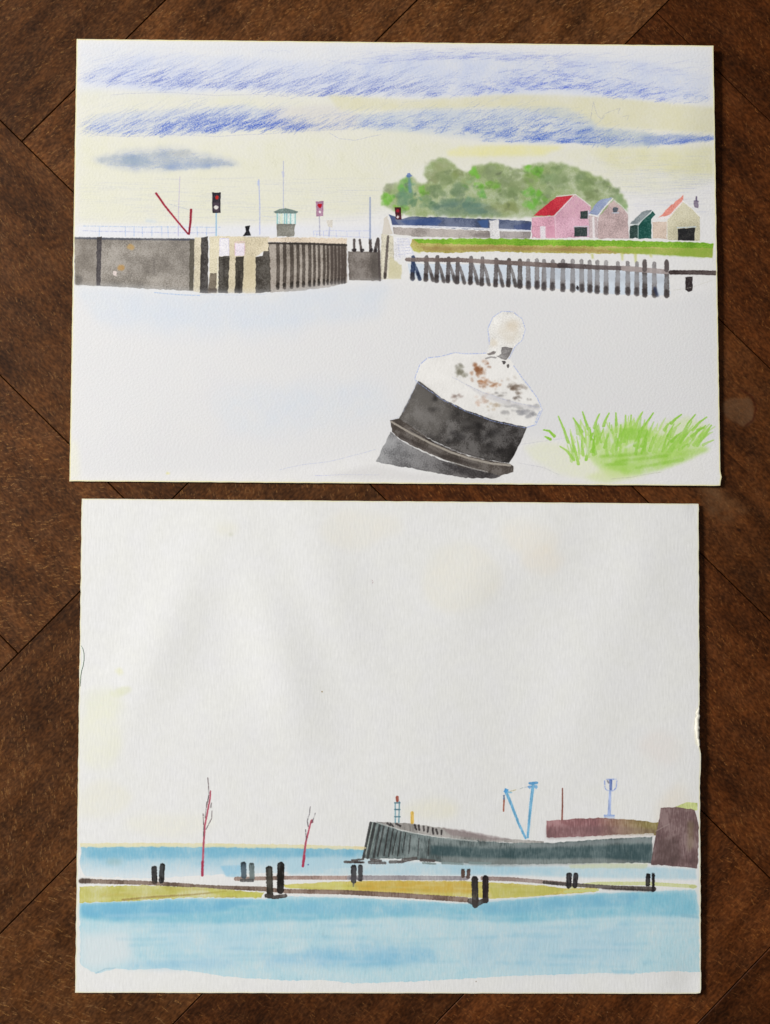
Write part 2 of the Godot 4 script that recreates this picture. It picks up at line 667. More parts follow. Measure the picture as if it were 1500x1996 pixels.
func build_floor() -> void:
	var floor_ := Node3D.new()
	floor_.name = "parquet_floor"
	add_child(floor_)
	tag(floor_, "dark stained oak parquet of wide boards meeting at right angles", "", "", "structure")
	floor_.position = Vector3(-0.06102, 0, -0.06755)
	floor_.rotation.y = -deg_to_rad(44.6)
	# flecks steep across the grain, flecks half across, and quiet scratchy boards
	var tex := [wood_texture(11, -54.0, 8.0, 12000, 8.0, 0.8), wood_texture(23, 66.0, 8.0, 9000, 12.0, 0.75), wood_texture(37, 14.0, 12.0, 13000, 8.0, 0.6), wood_texture(51, 84.0, 14.0, 11000, 10.0, 0.5), wood_texture(67, 10.0, 26.0, 11000, 8.0, 0.42, true)]
	const W := 0.1034
	const L := 0.6204
	var mesh := plank_mesh(L - 0.0005, W - 0.0005)
	rng.seed = 5
	# [block x, block z, index, texture, tint, uv offset]
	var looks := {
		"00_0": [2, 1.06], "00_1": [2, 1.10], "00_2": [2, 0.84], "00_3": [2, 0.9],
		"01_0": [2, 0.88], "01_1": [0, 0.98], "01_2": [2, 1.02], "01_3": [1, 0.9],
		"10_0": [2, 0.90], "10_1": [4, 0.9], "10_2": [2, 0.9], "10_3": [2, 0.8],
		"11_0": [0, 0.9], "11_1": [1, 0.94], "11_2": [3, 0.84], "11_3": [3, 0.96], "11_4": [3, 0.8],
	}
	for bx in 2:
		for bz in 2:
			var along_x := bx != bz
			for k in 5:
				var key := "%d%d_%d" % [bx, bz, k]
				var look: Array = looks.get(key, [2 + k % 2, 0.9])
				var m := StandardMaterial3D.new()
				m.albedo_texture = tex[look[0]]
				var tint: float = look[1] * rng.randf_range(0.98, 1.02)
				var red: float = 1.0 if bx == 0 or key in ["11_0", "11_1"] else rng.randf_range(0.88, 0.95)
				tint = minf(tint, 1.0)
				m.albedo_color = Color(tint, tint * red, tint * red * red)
				m.uv1_offset = Vector3(rng.randf(), rng.randf(), 0) if look[0] != 4 else Vector3.ZERO
				m.roughness = 0.5
				m.metallic_specular = 0.2
				m.heightmap_enabled = true
				m.heightmap_texture = tex[look[0]]
				m.heightmap_scale = 0.004
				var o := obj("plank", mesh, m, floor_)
				var across := (k + 0.5) * W
				var far := 0.5 * L
				if along_x:
					o.position = Vector3(far if bx == 1 else -far, 0, across if bz == 1 else -across)
				else:
					o.position = Vector3(across if bx == 1 else -across, 0, far if bz == 1 else -far)
					o.rotation.y = PI / 2
				o.position.y = -rng.randf() * 0.00012
	var under := BoxMesh.new()
	under.size = Vector3(1.3, 0.02, 1.3)
	var u := obj("subfloor", under, plain(Color8(34, 22, 14)), floor_)
	u.position.y = -0.0241


# ---------------------------------------------------------------- first sheet: lock, houses and bollard
func paint_lock() -> void:
	var blue := Color8(86, 108, 205)
	var violet := Color8(120, 124, 205)
	var ink := Color8(62, 56, 52)
	# sky: pale cream bands
	wash([150, 80, 1390, 92, 1394, 200, 900, 195, 150, 190], Color8(221, 224, 231), 0.7, {"soft": 12, "rim": 0.0, "mot": 0.8})
	wash([150, 176, 480, 184, 900, 196, 1392, 205, 1396, 276, 900, 270, 700, 262, 148, 262], Color8(226, 225, 207), 0.7, {"soft": 7, "rim": 0.0, "mot": 0.6})
	wash([640, 186, 800, 196, 1000, 184, 1180, 190, 1392, 212, 1392, 258, 1150, 244, 1000, 208, 800, 212, 660, 214], Color8(220, 216, 182), 0.62, {"soft": 3, "mot": 0.6})
	wash([148, 262, 500, 262, 760, 258, 940, 276, 1150, 284, 1394, 282, 1397, 350, 1300, 380, 1000, 360, 700, 420, 400, 440, 150, 430], Color8(227, 226, 207), 0.78, {"soft": 9, "rim": 0.0, "mot": 0.7})
	wash([870, 296, 900, 286, 1000, 284, 1100, 286, 1060, 302, 940, 304, 876, 304], Color8(234, 229, 158), 0.55, {"soft": 3, "mot": 0.6})
	wash([1140, 290, 1390, 286, 1394, 340, 1200, 330], Color8(222, 219, 178), 0.6, {"soft": 6, "rim": 0.0, "mot": 0.9})
	wash([150, 330, 700, 330, 740, 400, 500, 430, 150, 436], Color8(228, 227, 210), 0.5, {"soft": 10, "rim": 0.0})
	# clouds: wet washes first
	wash([165, 160, 200, 125, 260, 108, 420, 110, 640, 122, 640, 180, 560, 176, 470, 168, 380, 182, 290, 178, 240, 172], Color8(196, 206, 236), 0.36, {"soft": 5, "gran": 0.7, "rim": 0.05, "mot": 0.9})
	wash([640, 130, 760, 104, 900, 102, 1100, 110, 1250, 118, 1384, 150, 1376, 198, 1240, 190, 1060, 178, 930, 184, 820, 190, 700, 182, 640, 176], Color8(188, 200, 234), 0.36, {"soft": 5, "gran": 0.7, "rim": 0.05, "mot": 1.0})
	wash([170, 242, 200, 222, 330, 214, 480, 206, 560, 222, 540, 246, 440, 256, 360, 264, 240, 262, 180, 256], Color8(188, 200, 234), 0.36, {"soft": 4, "gran": 0.7, "rim": 0.05, "mot": 0.9})
	wash([520, 210, 640, 204, 700, 226, 690, 250, 600, 256, 520, 250], Color8(210, 206, 214), 0.40, {"soft": 5, "gran": 0.7, "rim": 0.0})
	wash([690, 232, 800, 214, 960, 212, 1100, 210, 1160, 238, 1158, 276, 1050, 278, 930, 272, 800, 256, 720, 252], Color8(178, 194, 228), 0.40, {"soft": 4, "gran": 0.7, "rim": 0.08, "mot": 0.9})
	wash([1130, 246, 1240, 256, 1300, 268, 1280, 284, 1180, 286, 1120, 276], Color8(168, 184, 200), 0.47, {"soft": 3, "gran": 0.7, "mot": 0.8})
	wash([1250, 268, 1320, 262, 1392, 270, 1330, 280, 1256, 282], Color8(136, 156, 200), 0.43, {"soft": 2, "gran": 0.7, "mot": 0.8})
	wash([176, 308, 210, 300, 236, 292, 290, 288, 350, 286, 392, 296, 430, 304, 470, 318, 440, 326, 380, 330, 330, 334, 260, 334, 214, 326, 190, 316], Color8(206, 209, 210), 0.7, {"soft": 4, "rim": 0.1, "mot": 1.2, "wob": 4.0})
	wash([188, 312, 222, 304, 260, 300, 300, 300, 330, 292, 372, 294, 360, 304, 420, 310, 462, 320, 420, 322, 380, 326, 340, 331, 290, 328, 256, 324, 226, 324, 204, 318], Color8(172, 182, 194), 0.6, {"soft": 2, "rim": 0.2, "mot": 1.3, "gran": 0.8, "wob": 3.5})
	wash([236, 306, 262, 300, 288, 308, 300, 322, 262, 322, 240, 318], Color8(150, 168, 190), 0.5, {"soft": 3, "rim": 0.1, "mot": 1.2, "gran": 0.8, "wob": 3.0})
	wash([312, 324, 350, 316, 430, 322, 380, 328, 340, 332], Color8(150, 168, 200), 0.5, {"soft": 2, "rim": 0.1, "mot": 1.2, "gran": 0.8, "wob": 2.0})
	wash([320, 296, 362, 292, 384, 300, 352, 306], Color8(188, 190, 188), 0.5, {"soft": 2, "wob": 2.0})
	# then coloured pencil
	var pale := Color8(160, 172, 212)
	var deep := Color8(94, 112, 194)
	cloud_band([[155, 162, 50, 0.35], [200, 168, 64, 0.6], [250, 166, 60, 0.7], [300, 174, 62, 1.0], [360, 176, 60, 1.0], [420, 174, 56, 0.8], [480, 178, 60, 0.9], [560, 188, 66, 0.9], [640, 192, 66, 1.0], [740, 188, 62, 1.0], [800, 188, 60, 0.75], [860, 190, 50, 0.5]], 3300, 44, 24, 8, pale, deep, 0.36)
	cloud_band([[820, 190, 50, 0.5], [920, 188, 50, 0.6], [1000, 182, 54, 0.95], [1060, 176, 56, 1.2], [1120, 178, 56, 1.2], [1200, 192, 50, 0.95], [1260, 196, 44, 1.1], [1320, 202, 40, 0.6], [1384, 196, 36, 0.2]], 2600, 30, 14, 15, pale, Color8(84, 106, 208), 0.36)
	cloud_band([[640, 132, 34, 0.3], [760, 122, 28, 0.6], [900, 116, 26, 0.9], [1040, 122, 30, 0.8], [1180, 140, 40, 0.55], [1300, 150, 46, 0.4], [1380, 160, 50, 0.2]], 1300, 50, 6, 9, Color8(172, 180, 220), Color8(112, 126, 206), 0.30)
	cloud_band([[158, 259, 40, 0.4], [240, 265, 52, 0.6], [330, 264, 58, 1.0], [420, 260, 58, 1.5], [500, 256, 52, 1.3], [560, 256, 44, 1.0], [620, 254, 34, 0.5], [720, 250, 34, 0.4]], 3000, 44, 26, 8, pale, Color8(62, 92, 196), 0.38)
	cloud_band([[680, 248, 34, 0.4], [800, 256, 50, 0.7], [880, 262, 58, 0.8], [960, 271, 66, 1.1], [1040, 277, 70, 1.25], [1120, 279, 62, 1.25], [1180, 284, 40, 0.8], [1240, 285, 30, 0.6], [1300, 282, 22, 0.9], [1390, 273, 10, 0.7]], 3600, 36, 20, 14, Color8(152, 166, 212), Color8(78, 108, 200), 0.36)
	cloud_band([[940, 276, 20, 0.6], [1040, 279, 22, 1.0], [1130, 280, 22, 1.0], [1170, 284, 18, 0.5]], 420, 40, 5, 6, pale, Color8(64, 98, 198), 0.36)
	cloud_band([[160, 112, 24, 0.2], [400, 112, 24, 0.25], [700, 112, 20, 0.2], [1000, 112, 20, 0.2], [1380, 140, 30, 0.2]], 500, 60, 14, 12, Color8(196, 200, 222), Color8(168, 176, 216), 0.3)
	cloud_band([[165, 220, 40, 0.3], [330, 226, 40, 0.3], [500, 222, 30, 0.3], [700, 230, 30, 0.25], [900, 224, 30, 0.3], [1160, 240, 40, 0.35]], 420, 44, 28, 8, Color8(190, 194, 206), Color8(150, 162, 206), 0.3)
	hatch([200, 325, 240, 296, 330, 290, 430, 306, 450, 324, 330, 332], 240, 22, 12, 14, Color8(130, 150, 196), 0.30)
	hatch([155, 345, 740, 345, 740, 430, 155, 440], 330, 70, 0, 2, Color8(196, 196, 206), 0.20)
	hatch([1130, 300, 1390, 296, 1394, 400, 1230, 400], 220, 60, 1, 3, Color8(200, 198, 196), 0.22)
	hatch([1230, 330, 1390, 330, 1396, 420, 1230, 410], 130, 60, 1, 3, Color8(186, 186, 206), 0.20)
	pencil([214, 186, 252, 182, 330, 180, 420, 186, 520, 184, 560, 188], 0.9, Color8(170, 172, 200), 0.5)
	pencil([158, 254, 190, 264, 260, 266, 330, 262, 420, 266, 500, 262, 620, 254, 680, 252], 0.9, Color8(160, 166, 206), 0.5)
	pencil([640, 258, 660, 270, 690, 274, 720, 266, 742, 262], 0.9, Color8(170, 176, 210), 0.55)
	pencil([1150, 232, 1156, 198, 1164, 226, 1172, 232, 1178, 222, 1208, 210, 1204, 222], 0.9, Color8(166, 168, 190), 0.6)
	pencil([1210, 228, 1226, 224, 1222, 236], 0.8, Color8(170, 172, 196), 0.5)
	scribble(505, 98, 560, 104, 5, 2, Color8(186, 190, 220), 0.4)
	scribble(1330, 184, 1372, 194, 6, 2, Color8(110, 140, 206), 0.45)
	pencil([1332, 200, 1360, 200, 1378, 190], 0.9, Color8(120, 140, 200), 0.5)
	# pale strip of sky left bare over the wall
	wash([150, 440, 470, 440, 700, 440, 745, 440, 745, 462, 150, 462], Color8(226, 228, 238), 0.55, {"soft": 4, "rim": 0.0})
	wash([748, 420, 744, 372, 770, 350, 800, 338, 830, 318, 862, 304, 900, 326, 960, 312, 1060, 310, 1130, 326, 1190, 352, 1230, 390, 1230, 420], Color8(232, 231, 226), 0.5, {"soft": 6, "rim": 0.0})
	# the wood behind the bank
	var trees := [745, 379, 754, 361, 774, 354, 785, 348, 797, 341, 808, 345, 815, 359, 831, 358, 829, 345, 827, 326, 840, 312, 862, 307, 876, 316, 896, 329, 912, 336, 921, 327, 944, 320, 967, 318, 985, 324, 1012, 331, 1026, 321, 1044, 320, 1066, 315, 1095, 318, 1122, 326, 1140, 334, 1160, 343, 1185, 356, 1201, 369, 1216, 378, 1221, 408, 1140, 422, 1038, 424, 900, 424, 800, 420, 752, 404]
	wash(trees, Color8(150, 168, 116), 0.82, {"soft": 2, "wob": 4.5, "rim": 0.1, "mot": 0.9, "gran": 0.4})
	var dabs := [
		[754, 388, 14, 12, 126, 190, 84], [762, 372, 12, 10, 160, 172, 132], [790, 360, 14, 16, 112, 158, 120], [796, 385, 20, 24, 92, 136, 120], [824, 372, 10, 12, 130, 180, 86], [781, 406, 16, 8, 138, 176, 84], [757, 366, 9, 8, 176, 178, 158],
		[858, 322, 22, 14, 158, 164, 126], [846, 344, 14, 18, 152, 156, 122], [872, 345, 24, 18, 134, 148, 112], [888, 338, 10, 10, 148, 160, 108], [852, 372, 22, 18, 118, 138, 110], [840, 396, 26, 14, 96, 130, 108], [870, 398, 30, 14, 94, 124, 116], [900, 372, 24, 20, 116, 140, 118],
		[926, 338, 12, 12, 128, 188, 84], [934, 362, 14, 9, 132, 184, 92], [938, 380, 9, 12, 116, 172, 104], [916, 396, 22, 14, 100, 140, 124], [934, 408, 26, 10, 112, 142, 126], [958, 340, 20, 18, 148, 160, 128], [962, 360, 18, 10, 122, 160, 78], [986, 350, 22, 20, 138, 150, 118], [990, 378, 24, 20, 128, 146, 106],
		[970, 406, 30, 14, 146, 152, 108], [1000, 408, 26, 16, 142, 150, 102], [1004, 336, 16, 10, 140, 152, 116], [1030, 330, 14, 8, 142, 196, 100], [1050, 334, 18, 14, 112, 152, 78], [1032, 348, 16, 12, 128, 160, 84], [1030, 374, 14, 10, 120, 182, 96], [1036, 396, 16, 16, 110, 172, 84],
		[1052, 384, 14, 12, 116, 164, 82], [1072, 346, 22, 18, 134, 156, 118], [1090, 330, 20, 10, 140, 160, 116], [1100, 352, 24, 18, 136, 152, 116], [1068, 374, 20, 14, 140, 158, 118], [1130, 346, 18, 12, 130, 148, 114], [1142, 362, 22, 16, 128, 146, 104], [1158, 382, 22, 16, 130, 142, 104],
		[1174, 360, 14, 10, 132, 146, 112], [1196, 376, 14, 12, 124, 142, 106], [1206, 392, 12, 14, 142, 166, 128], [1216, 404, 8, 8, 150, 180, 130], [1020, 360, 26, 10, 146, 158, 120], [916, 352, 12, 8, 150, 176, 128],
	]
	rng.seed = 77
	for d in dabs:
		var c := Color8(d[4], d[5], d[6])
		if d[5] > d[4] + 36 and d[5] > d[6] + 36:
			c = c.lerp(Color8(112, 194, 50), 0.5)
		else:
			c = c.lerp(Color8(128, 156, 84), 0.25)
		for k in 9:
			var an := rng.randf() * TAU
			var rad := sqrt(rng.randf()) * 0.75
			var sz := rng.randf_range(0.28, 0.6)
			var flat := []
			var turn := rng.randf() * TAU
			for v in 7:
				var g := turn + TAU * v / 7.0
				var kk := rng.randf_range(0.5, 1.35)
				flat.append_array([d[0] + cos(an) * rad * d[2] + cos(g) * d[2] * sz * kk, d[1] + sin(an) * rad * d[3] + sin(g) * d[3] * sz * kk])
			wash(flat, c.darkened(rng.randf_range(0.0, 0.12)) if rng.randf() < 0.5 else c.lightened(rng.randf_range(0.0, 0.08)), rng.randf_range(0.3, 0.6), {"mot": 0.6, "rim": 0.2, "soft": 1, "round": 1, "wob": 1.6})
	for i in 150:
		var d: Array = dabs[rng.randi() % dabs.size()]
		var c := Color8(d[4], d[5], d[6])
		c = c.darkened(rng.randf_range(0.1, 0.3)) if rng.randf() < 0.6 else c.lightened(rng.randf_range(0.0, 0.22))
		var x: float = d[0] + rng.randfn() * d[2] * 0.6
		var y: float = d[1] + rng.randfn() * d[3] * 0.5 + 2.0
		brush([x, y, x + rng.randf_range(-6, 6), y + rng.randf_range(-4, 4), x + rng.randf_range(-9, 9), y + rng.randf_range(-5, 5)], rng.randf_range(2.0, 5.0), rng.randf_range(1.5, 4.0), c, rng.randf_range(0.2, 0.5), {"mot": 0.4, "rim": 0.2, "wob": 1.6, "soft": 1})
	dab(797, 342, 6, 5, Color8(86, 112, 186), 0.7)
	brush([797, 344, 799, 372], 4, 7, Color8(96, 128, 170), 0.5, {"soft": 1})
	wash([840, 404, 900, 390, 950, 398, 980, 420, 850, 420], Color8(98, 124, 128), 0.35, {"soft": 3, "mot": 0.7})
	# long sheds with navy roofs
	wash([758, 418, 780, 427, 808, 422, 953, 427, 1035, 431, 1035, 450, 900, 446, 765, 439], Color8(84, 94, 122), 0.95, {"mot": 0.8, "gran": 0.35})
	wash([780, 430, 850, 424, 862, 430, 850, 440, 790, 438], Color8(58, 84, 142), 0.6, {"soft": 1, "mot": 0.6})
	wash([930, 430, 950, 428, 952, 444, 938, 444], Color8(66, 100, 160), 0.6, {"soft": 1})
	wash([758, 418, 768, 424, 776, 438, 765, 438], Color8(70, 84, 128), 0.7)
	wash([1000, 440, 1034, 434, 1034, 449, 1004, 448], Color8(64, 80, 132), 0.5, {"soft": 1})
	wash([766, 443, 955, 450, 955, 464, 880, 463, 806, 461, 767, 456], Color8(172, 163, 158), 0.9, {"mot": 0.6})
	wash([930, 454, 956, 454, 955, 463, 920, 460], Color8(120, 112, 110), 0.6, {"soft": 1})
	wash([973, 451, 1035, 452, 1032, 465, 974, 464], Color8(160, 152, 150), 0.9, {"mot": 0.6})
	brush([764, 440, 850, 442, 950, 446, 1036, 450], 3.0, 3.0, Color8(232, 232, 240), 0.95, {"rim": 0.0, "wob": 0.6})
	wash([953, 430, 972, 429, 972, 464, 956, 464], Color8(231, 229, 230), 0.97, {"rim": 0.05})
	# gable and pillar at the lock
	wash([747, 427, 754, 420, 760, 440, 765, 456, 745, 456], Color8(214, 206, 194), 0.85)
	wash([743, 456, 766, 460, 768, 510, 783, 517, 781, 543, 741, 545], Color8(221, 215, 195), 0.95, {"mot": 0.4})
	wash([760, 500, 782, 518, 781, 543, 756, 543], Color8(204, 198, 160), 0.7, {"soft": 1})
	brush([756, 461, 753, 500, 750, 540], 4.5, 5.5, Color8(110, 102, 96), 0.92)
	brush([750, 534, 750, 541], 6, 6, ink, 0.8)
	# steps
	wash([768, 462, 798, 463, 806, 496, 768, 508], Color8(232, 231, 236), 0.9, {"rim": 0.0})
	for i in 6:
		pencil([773, 466 + i * 6, 797 + i * 1.4, 466 + i * 5.4], 0.9, Color8(176, 180, 214), 0.6)
	pencil([774, 464, 780, 506], 0.9, Color8(176, 180, 214), 0.5)
	pencil([794, 464, 806, 498], 1.0, Color8(176, 184, 222), 0.6)
	pencil([783, 464, 790, 504], 0.8, Color8(186, 190, 220), 0.5)
	# grass bank
	wash([803, 466, 900, 467, 1035, 468, 1220, 470, 1390, 475, 1387, 502, 1330, 498, 1260, 495, 1127, 494, 1020, 492, 966, 490, 867, 493, 806, 490, 799, 478], Color8(178, 168, 92), 0.95, {"mot": 0.5, "rim": 0.15})
	wash([806, 467, 900, 465, 1035, 466, 1220, 469, 1389, 474, 1388, 484, 1220, 481, 1035, 478, 900, 476, 816, 474], Color8(124, 176, 52), 0.92, {"mot": 0.5, "wob": 1.4})
	wash([820, 481, 960, 480, 1100, 483, 1230, 489, 1220, 493, 1100, 490, 960, 487, 830, 489], Color8(158, 128, 84), 0.6, {"soft": 1, "mot": 0.8})
	wash([1180, 484, 1389, 484, 1387, 502, 1300, 498, 1200, 492], Color8(146, 178, 70), 0.75, {"soft": 1, "mot": 0.7})
	brush([808, 469, 1388, 478], 2.2, 3, Color8(100, 156, 44), 0.5, {"dry": 0.5, "mot": 0.8})
	for q in [[1154, 497, 1155, 503], [1238, 496, 1239, 512], [1212, 495, 1213, 506], [806, 486, 818, 492], [1268, 497, 1269, 500]]:
		brush(q, 5, 3, Color8(196, 200, 112), 0.7, {"soft": 1})
	# houses
	wash([1036, 424, 1081, 421, 1083, 464, 1036, 463], Color8(222, 166, 186), 0.95, {"mot": 0.35})
	wash([1064, 442, 1081, 440, 1082, 463, 1066, 463], Color8(206, 142, 166), 0.5, {"soft": 1})
	wash([1081, 421, 1100, 400, 1121, 380, 1136, 391, 1151, 404, 1148, 462, 1083, 464], Color8(218, 170, 190), 0.95, {"mot": 0.3})
	wash([1039, 421, 1060, 403, 1084, 384, 1119, 381, 1100, 400, 1080, 420], Color8(204, 54, 70), 0.96, {"mot": 0.3})
	brush([1119, 380, 1098, 402, 1081, 420], 2.6, 2.6, Color8(234, 222, 226), 0.9, {"rim": 0.0, "wob": 0.4})
	brush([1084, 383, 1121, 379, 1136, 390, 1151, 402], 2.0, 2.2, Color8(232, 222, 224), 0.85, {"rim": 0.0, "wob": 0.4})
	brush([1037, 424, 1081, 421, 1083, 463], 1.8, 1.8, Color8(236, 212, 220), 0.7, {"rim": 0.0, "wob": 0.4})
	wash([1052, 441, 1063, 441, 1063, 464, 1053, 464], Color8(232, 226, 232), 0.97, {"wob": 0.4, "rim": 0.0})
	wash([1131, 412, 1145, 411, 1145, 426, 1131, 426], Color8(48, 64, 62), 0.95, {"wob": 0.5})
	brush([1147, 411, 1147, 427], 2.4, 2.4, Color8(190, 206, 218), 0.9, {"rim": 0.0})
	wash([1119, 443, 1144, 443, 1144, 461, 1119, 461], Color8(54, 68, 66), 0.95, {"wob": 0.5})
	brush([1118, 442, 1146, 441, 1146, 460], 1.8, 1.8, Color8(196, 206, 214), 0.8, {"rim": 0.0, "wob": 0.3})
	wash([1147, 420, 1164, 423, 1165, 464, 1148, 464], Color8(202, 184, 186), 0.95)
	wash([1165, 425, 1180, 407, 1195, 391, 1210, 402, 1223, 417, 1225, 465, 1165, 465], Color8(202, 178, 178), 0.95, {"mot": 0.4})
	wash([1147, 417, 1158, 402, 1169, 389, 1193, 385, 1178, 402, 1164, 420], Color8(152, 164, 200), 0.95, {"mot": 0.5})
	brush([1194, 387, 1178, 404, 1165, 421, 1148, 418], 2.6, 2.8, Color8(232, 230, 236), 0.95, {"rim": 0.0, "wob": 0.4})
	brush([1156, 424, 1157, 463], 4.2, 4.2, Color8(233, 228, 230), 0.95, {"rim": 0.0, "wob": 0.3})
	brush([1196, 390, 1212, 402, 1225, 418], 2.0, 2.0, Color8(226, 222, 222), 0.8, {"rim": 0.0})
	wash([1194, 404, 1204, 403, 1204, 414, 1194, 414], Color8(88, 98, 108), 0.92, {"round": 1})
	brush([1193, 415, 1205, 415], 1.8, 1.8, Color8(190, 206, 224), 0.8, {"rim": 0.0})
	wash([1227, 441, 1243, 439, 1243, 464, 1227, 464], Color8(52, 74, 70), 0.95, {"mot": 0.4})
	wash([1228, 436, 1242, 422, 1255, 411, 1271, 409, 1257, 424, 1243, 438], Color8(136, 146, 150), 0.95)
	wash([1244, 439, 1258, 424, 1272, 411, 1277, 417, 1269, 428, 1269, 465, 1244, 465], Color8(32, 82, 74), 0.96, {"mot": 0.4})
	brush([1228, 438, 1243, 437, 1258, 423, 1271, 411], 1.8, 1.8, Color8(214, 222, 222), 0.85, {"rim": 0.0, "wob": 0.4})
	brush([1243, 441, 1243, 464], 1.2, 1.2, Color8(150, 180, 176), 0.8, {"rim": 0.0})
	wash([1272, 433, 1299, 432, 1299, 466, 1272, 464], Color8(212, 192, 176), 0.95)
	wash([1300, 428, 1314, 410, 1329, 392, 1347, 406, 1364, 424, 1364, 470, 1300, 467], Color8(208, 202, 174), 0.95, {"mot": 0.3})
	wash([1283, 424, 1308, 400, 1332, 380, 1331, 392, 1316, 408, 1303, 420], Color8(222, 136, 122), 0.95, {"mot": 0.4})
	brush([1331, 392, 1316, 408, 1303, 424, 1274, 428], 3, 3.6, Color8(232, 224, 224), 0.95, {"rim": 0.0, "wob": 0.4})
	brush([1330, 391, 1348, 405, 1366, 424], 2.4, 2.4, Color8(230, 228, 226), 0.9, {"rim": 0.0})
	brush([1300, 430, 1300, 466], 1.8, 1.8, Color8(230, 226, 222), 0.8, {"rim": 0.0})
	wash([1321, 446, 1354, 444, 1353, 469, 1321, 469], Color8(42, 42, 44), 0.96, {"wob": 0.6})
	brush([1320, 444, 1356, 442], 2, 2, Color8(196, 210, 220), 0.8, {"rim": 0.0})
	wash([1352, 391, 1361, 391, 1361, 406, 1353, 404], Color8(128, 116, 136), 0.9)
	brush([1357, 384, 1357, 391], 3, 4, Color8(110, 100, 124), 0.9)
	brush([1038, 466, 1226, 467, 1366, 471], 2.4, 2.4, Color8(233, 231, 226), 0.85, {"rim": 0.0, "wob": 0.8})
	# piles along the bank
	wash([794, 514, 1000, 516, 1304, 532, 1306, 576, 1200, 574, 1080, 562, 960, 552, 800, 542], Color8(206, 218, 232), 0.75, {"rim": 0.05, "mot": 0.5})
	var tops := [805, 831, 852, 874, 892, 918, 940, 967, 992, 1013, 1029, 1046, 1060, 1077, 1097, 1116, 1133, 1149, 1164, 1181, 1204, 1223, 1241, 1256, 1275, 1299]
	for i in tops.size():
		var x: float = tops[i]
		var k := (x - 800.0) / 500.0
		var yt := 500.0 + 15.0 * k + rng.randf_range(-1.5, 1.5)
		if i in [23, 25]:
			yt -= 6
		var yb := 544.0 + 33.0 * k + rng.randf_range(-1.5, 1.5)
		var lean := -1.5 if i < 9 else rng.randf_range(-1.0, 1.0)
		var body := Color8(104, 98, 98) if i < 9 else Color8(140, 136, 137)
		if i in [23, 25, 9, 8]:
			body = Color8(92, 86, 84)
		if i == 0:
			body = Color8(46, 60, 92)
		if i < 9:
			brush([x + 1, yt + 10, x + 7, yt + 26, x + 13, yb + 1], 5, 7, body.lightened(0.12), 0.85, {"mot": 0.5})
			brush([x + 9, yb - 10, x + 12, yb], 6, 6, body.darkened(0.35), 0.65, {"soft": 1})
		brush([x, yt, x + lean * 0.5, (yt + yb) * 0.5, x + lean, yb], 7.5, 8.5 if i < 9 else 10.5, body, 0.88, {"mot": 0.6, "wob": 1.1})
		brush([x + lean, yb - 9, x + lean, yb - 1], 7.5, 8.5, Color8(56, 50, 50), 0.75, {"soft": 1})
	wash([1060, 522, 1180, 530, 1300, 540, 1300, 552, 1180, 548, 1060, 544], Color8(176, 182, 192), 0.35, {"soft": 2})
	brush([793, 506, 900, 507, 1020, 514, 1090, 518], 7.5, 9, Color8(122, 108, 104), 0.9, {"mot": 0.7, "gran": 0.35})
	brush([1090, 517, 1160, 521, 1215, 523], 9.5, 8, Color8(86, 76, 76), 0.9, {"mot": 0.7, "gran": 0.35})
	brush([1215, 523, 1300, 530], 10, 9, Color8(168, 156, 154), 0.85, {"mot": 0.6})
	for x in [1256, 1299]:
		brush([x, 512, x, 526], 9, 9, Color8(96, 88, 88), 0.85)
	dab(1125, 561, 3, 5, Color8(34, 30, 32), 0.9)
	brush([1276, 562, 1281, 576], 6, 5, Color8(50, 58, 84), 0.7, {"soft": 1})
	brush([1307, 531, 1350, 531, 1393, 532], 8.5, 9, Color8(66, 55, 54), 0.94, {"mot": 0.5})
	wash([1336, 540, 1349, 540, 1349, 566, 1342, 569, 1336, 566], Color8(52, 45, 46), 0.95)
	pencil([1310, 566, 1350, 560, 1390, 545], 0.9, Color8(204, 202, 190), 0.6)
	# quay on the left
	wash([145, 464, 260, 465, 379, 466, 377, 567, 307, 564, 227, 559, 146, 555], Color8(152, 145, 137), 0.97, {"mot": 0.5, "gran": 0.55, "rim": 0.3})
	wash([145, 466, 192, 466, 188, 556, 146, 554], Color8(128, 120, 112), 0.4, {"soft": 2, "mot": 0.8})
	wash([220, 500, 376, 494, 374, 530, 300, 540, 230, 520], Color8(112, 106, 100), 0.35, {"soft": 6, "mot": 1.2, "rim": 0.0})
	wash([250, 468, 376, 470, 376, 486, 280, 484], Color8(130, 124, 118), 0.35, {"soft": 3, "rim": 0.0})
	brush([146, 464, 250, 466, 378, 467], 4, 4, Color8(86, 88, 98), 0.75, {"mot": 0.7})
	wash([189, 462, 198, 462, 195, 557, 187, 557], Color8(78, 74, 76), 0.92, {"mot": 0.4})
	wash([146, 535, 160, 540, 158, 555, 147, 554], Color8(80, 76, 74), 0.5, {"soft": 2})
	dab(255, 481, 7, 6, Color8(190, 152, 92), 0.7, {"soft": 1})
	dab(236, 521, 7, 6, Color8(186, 142, 82), 0.75, {"soft": 1})
	dab(224, 533, 4, 5, Color8(226, 212, 208), 0.9)
	brush([300, 504, 300, 534], 3, 3, Color8(104, 98, 94), 0.4, {"soft": 1})
	wash([369, 467, 379, 467, 376, 566, 369, 566], Color8(94, 89, 80), 0.9)
	wash([379, 463, 392, 463, 389, 571, 377, 568], Color8(216, 206, 182), 0.97, {"rim": 0.1})
	wash([392, 463, 405, 461, 405, 571, 389, 571], Color8(64, 60, 58), 0.96, {"mot": 0.4})
	wash([408, 461, 427, 460, 425, 571, 408, 571], Color8(216, 207, 180), 0.97, {"rim": 0.1})
	wash([409, 532, 421, 532, 421, 571, 405, 571], Color8(112, 102, 90), 0.95, {"mot": 0.4})
	brush([408, 566, 420, 566], 8, 8, Color8(66, 56, 50), 0.7, {"soft": 1})
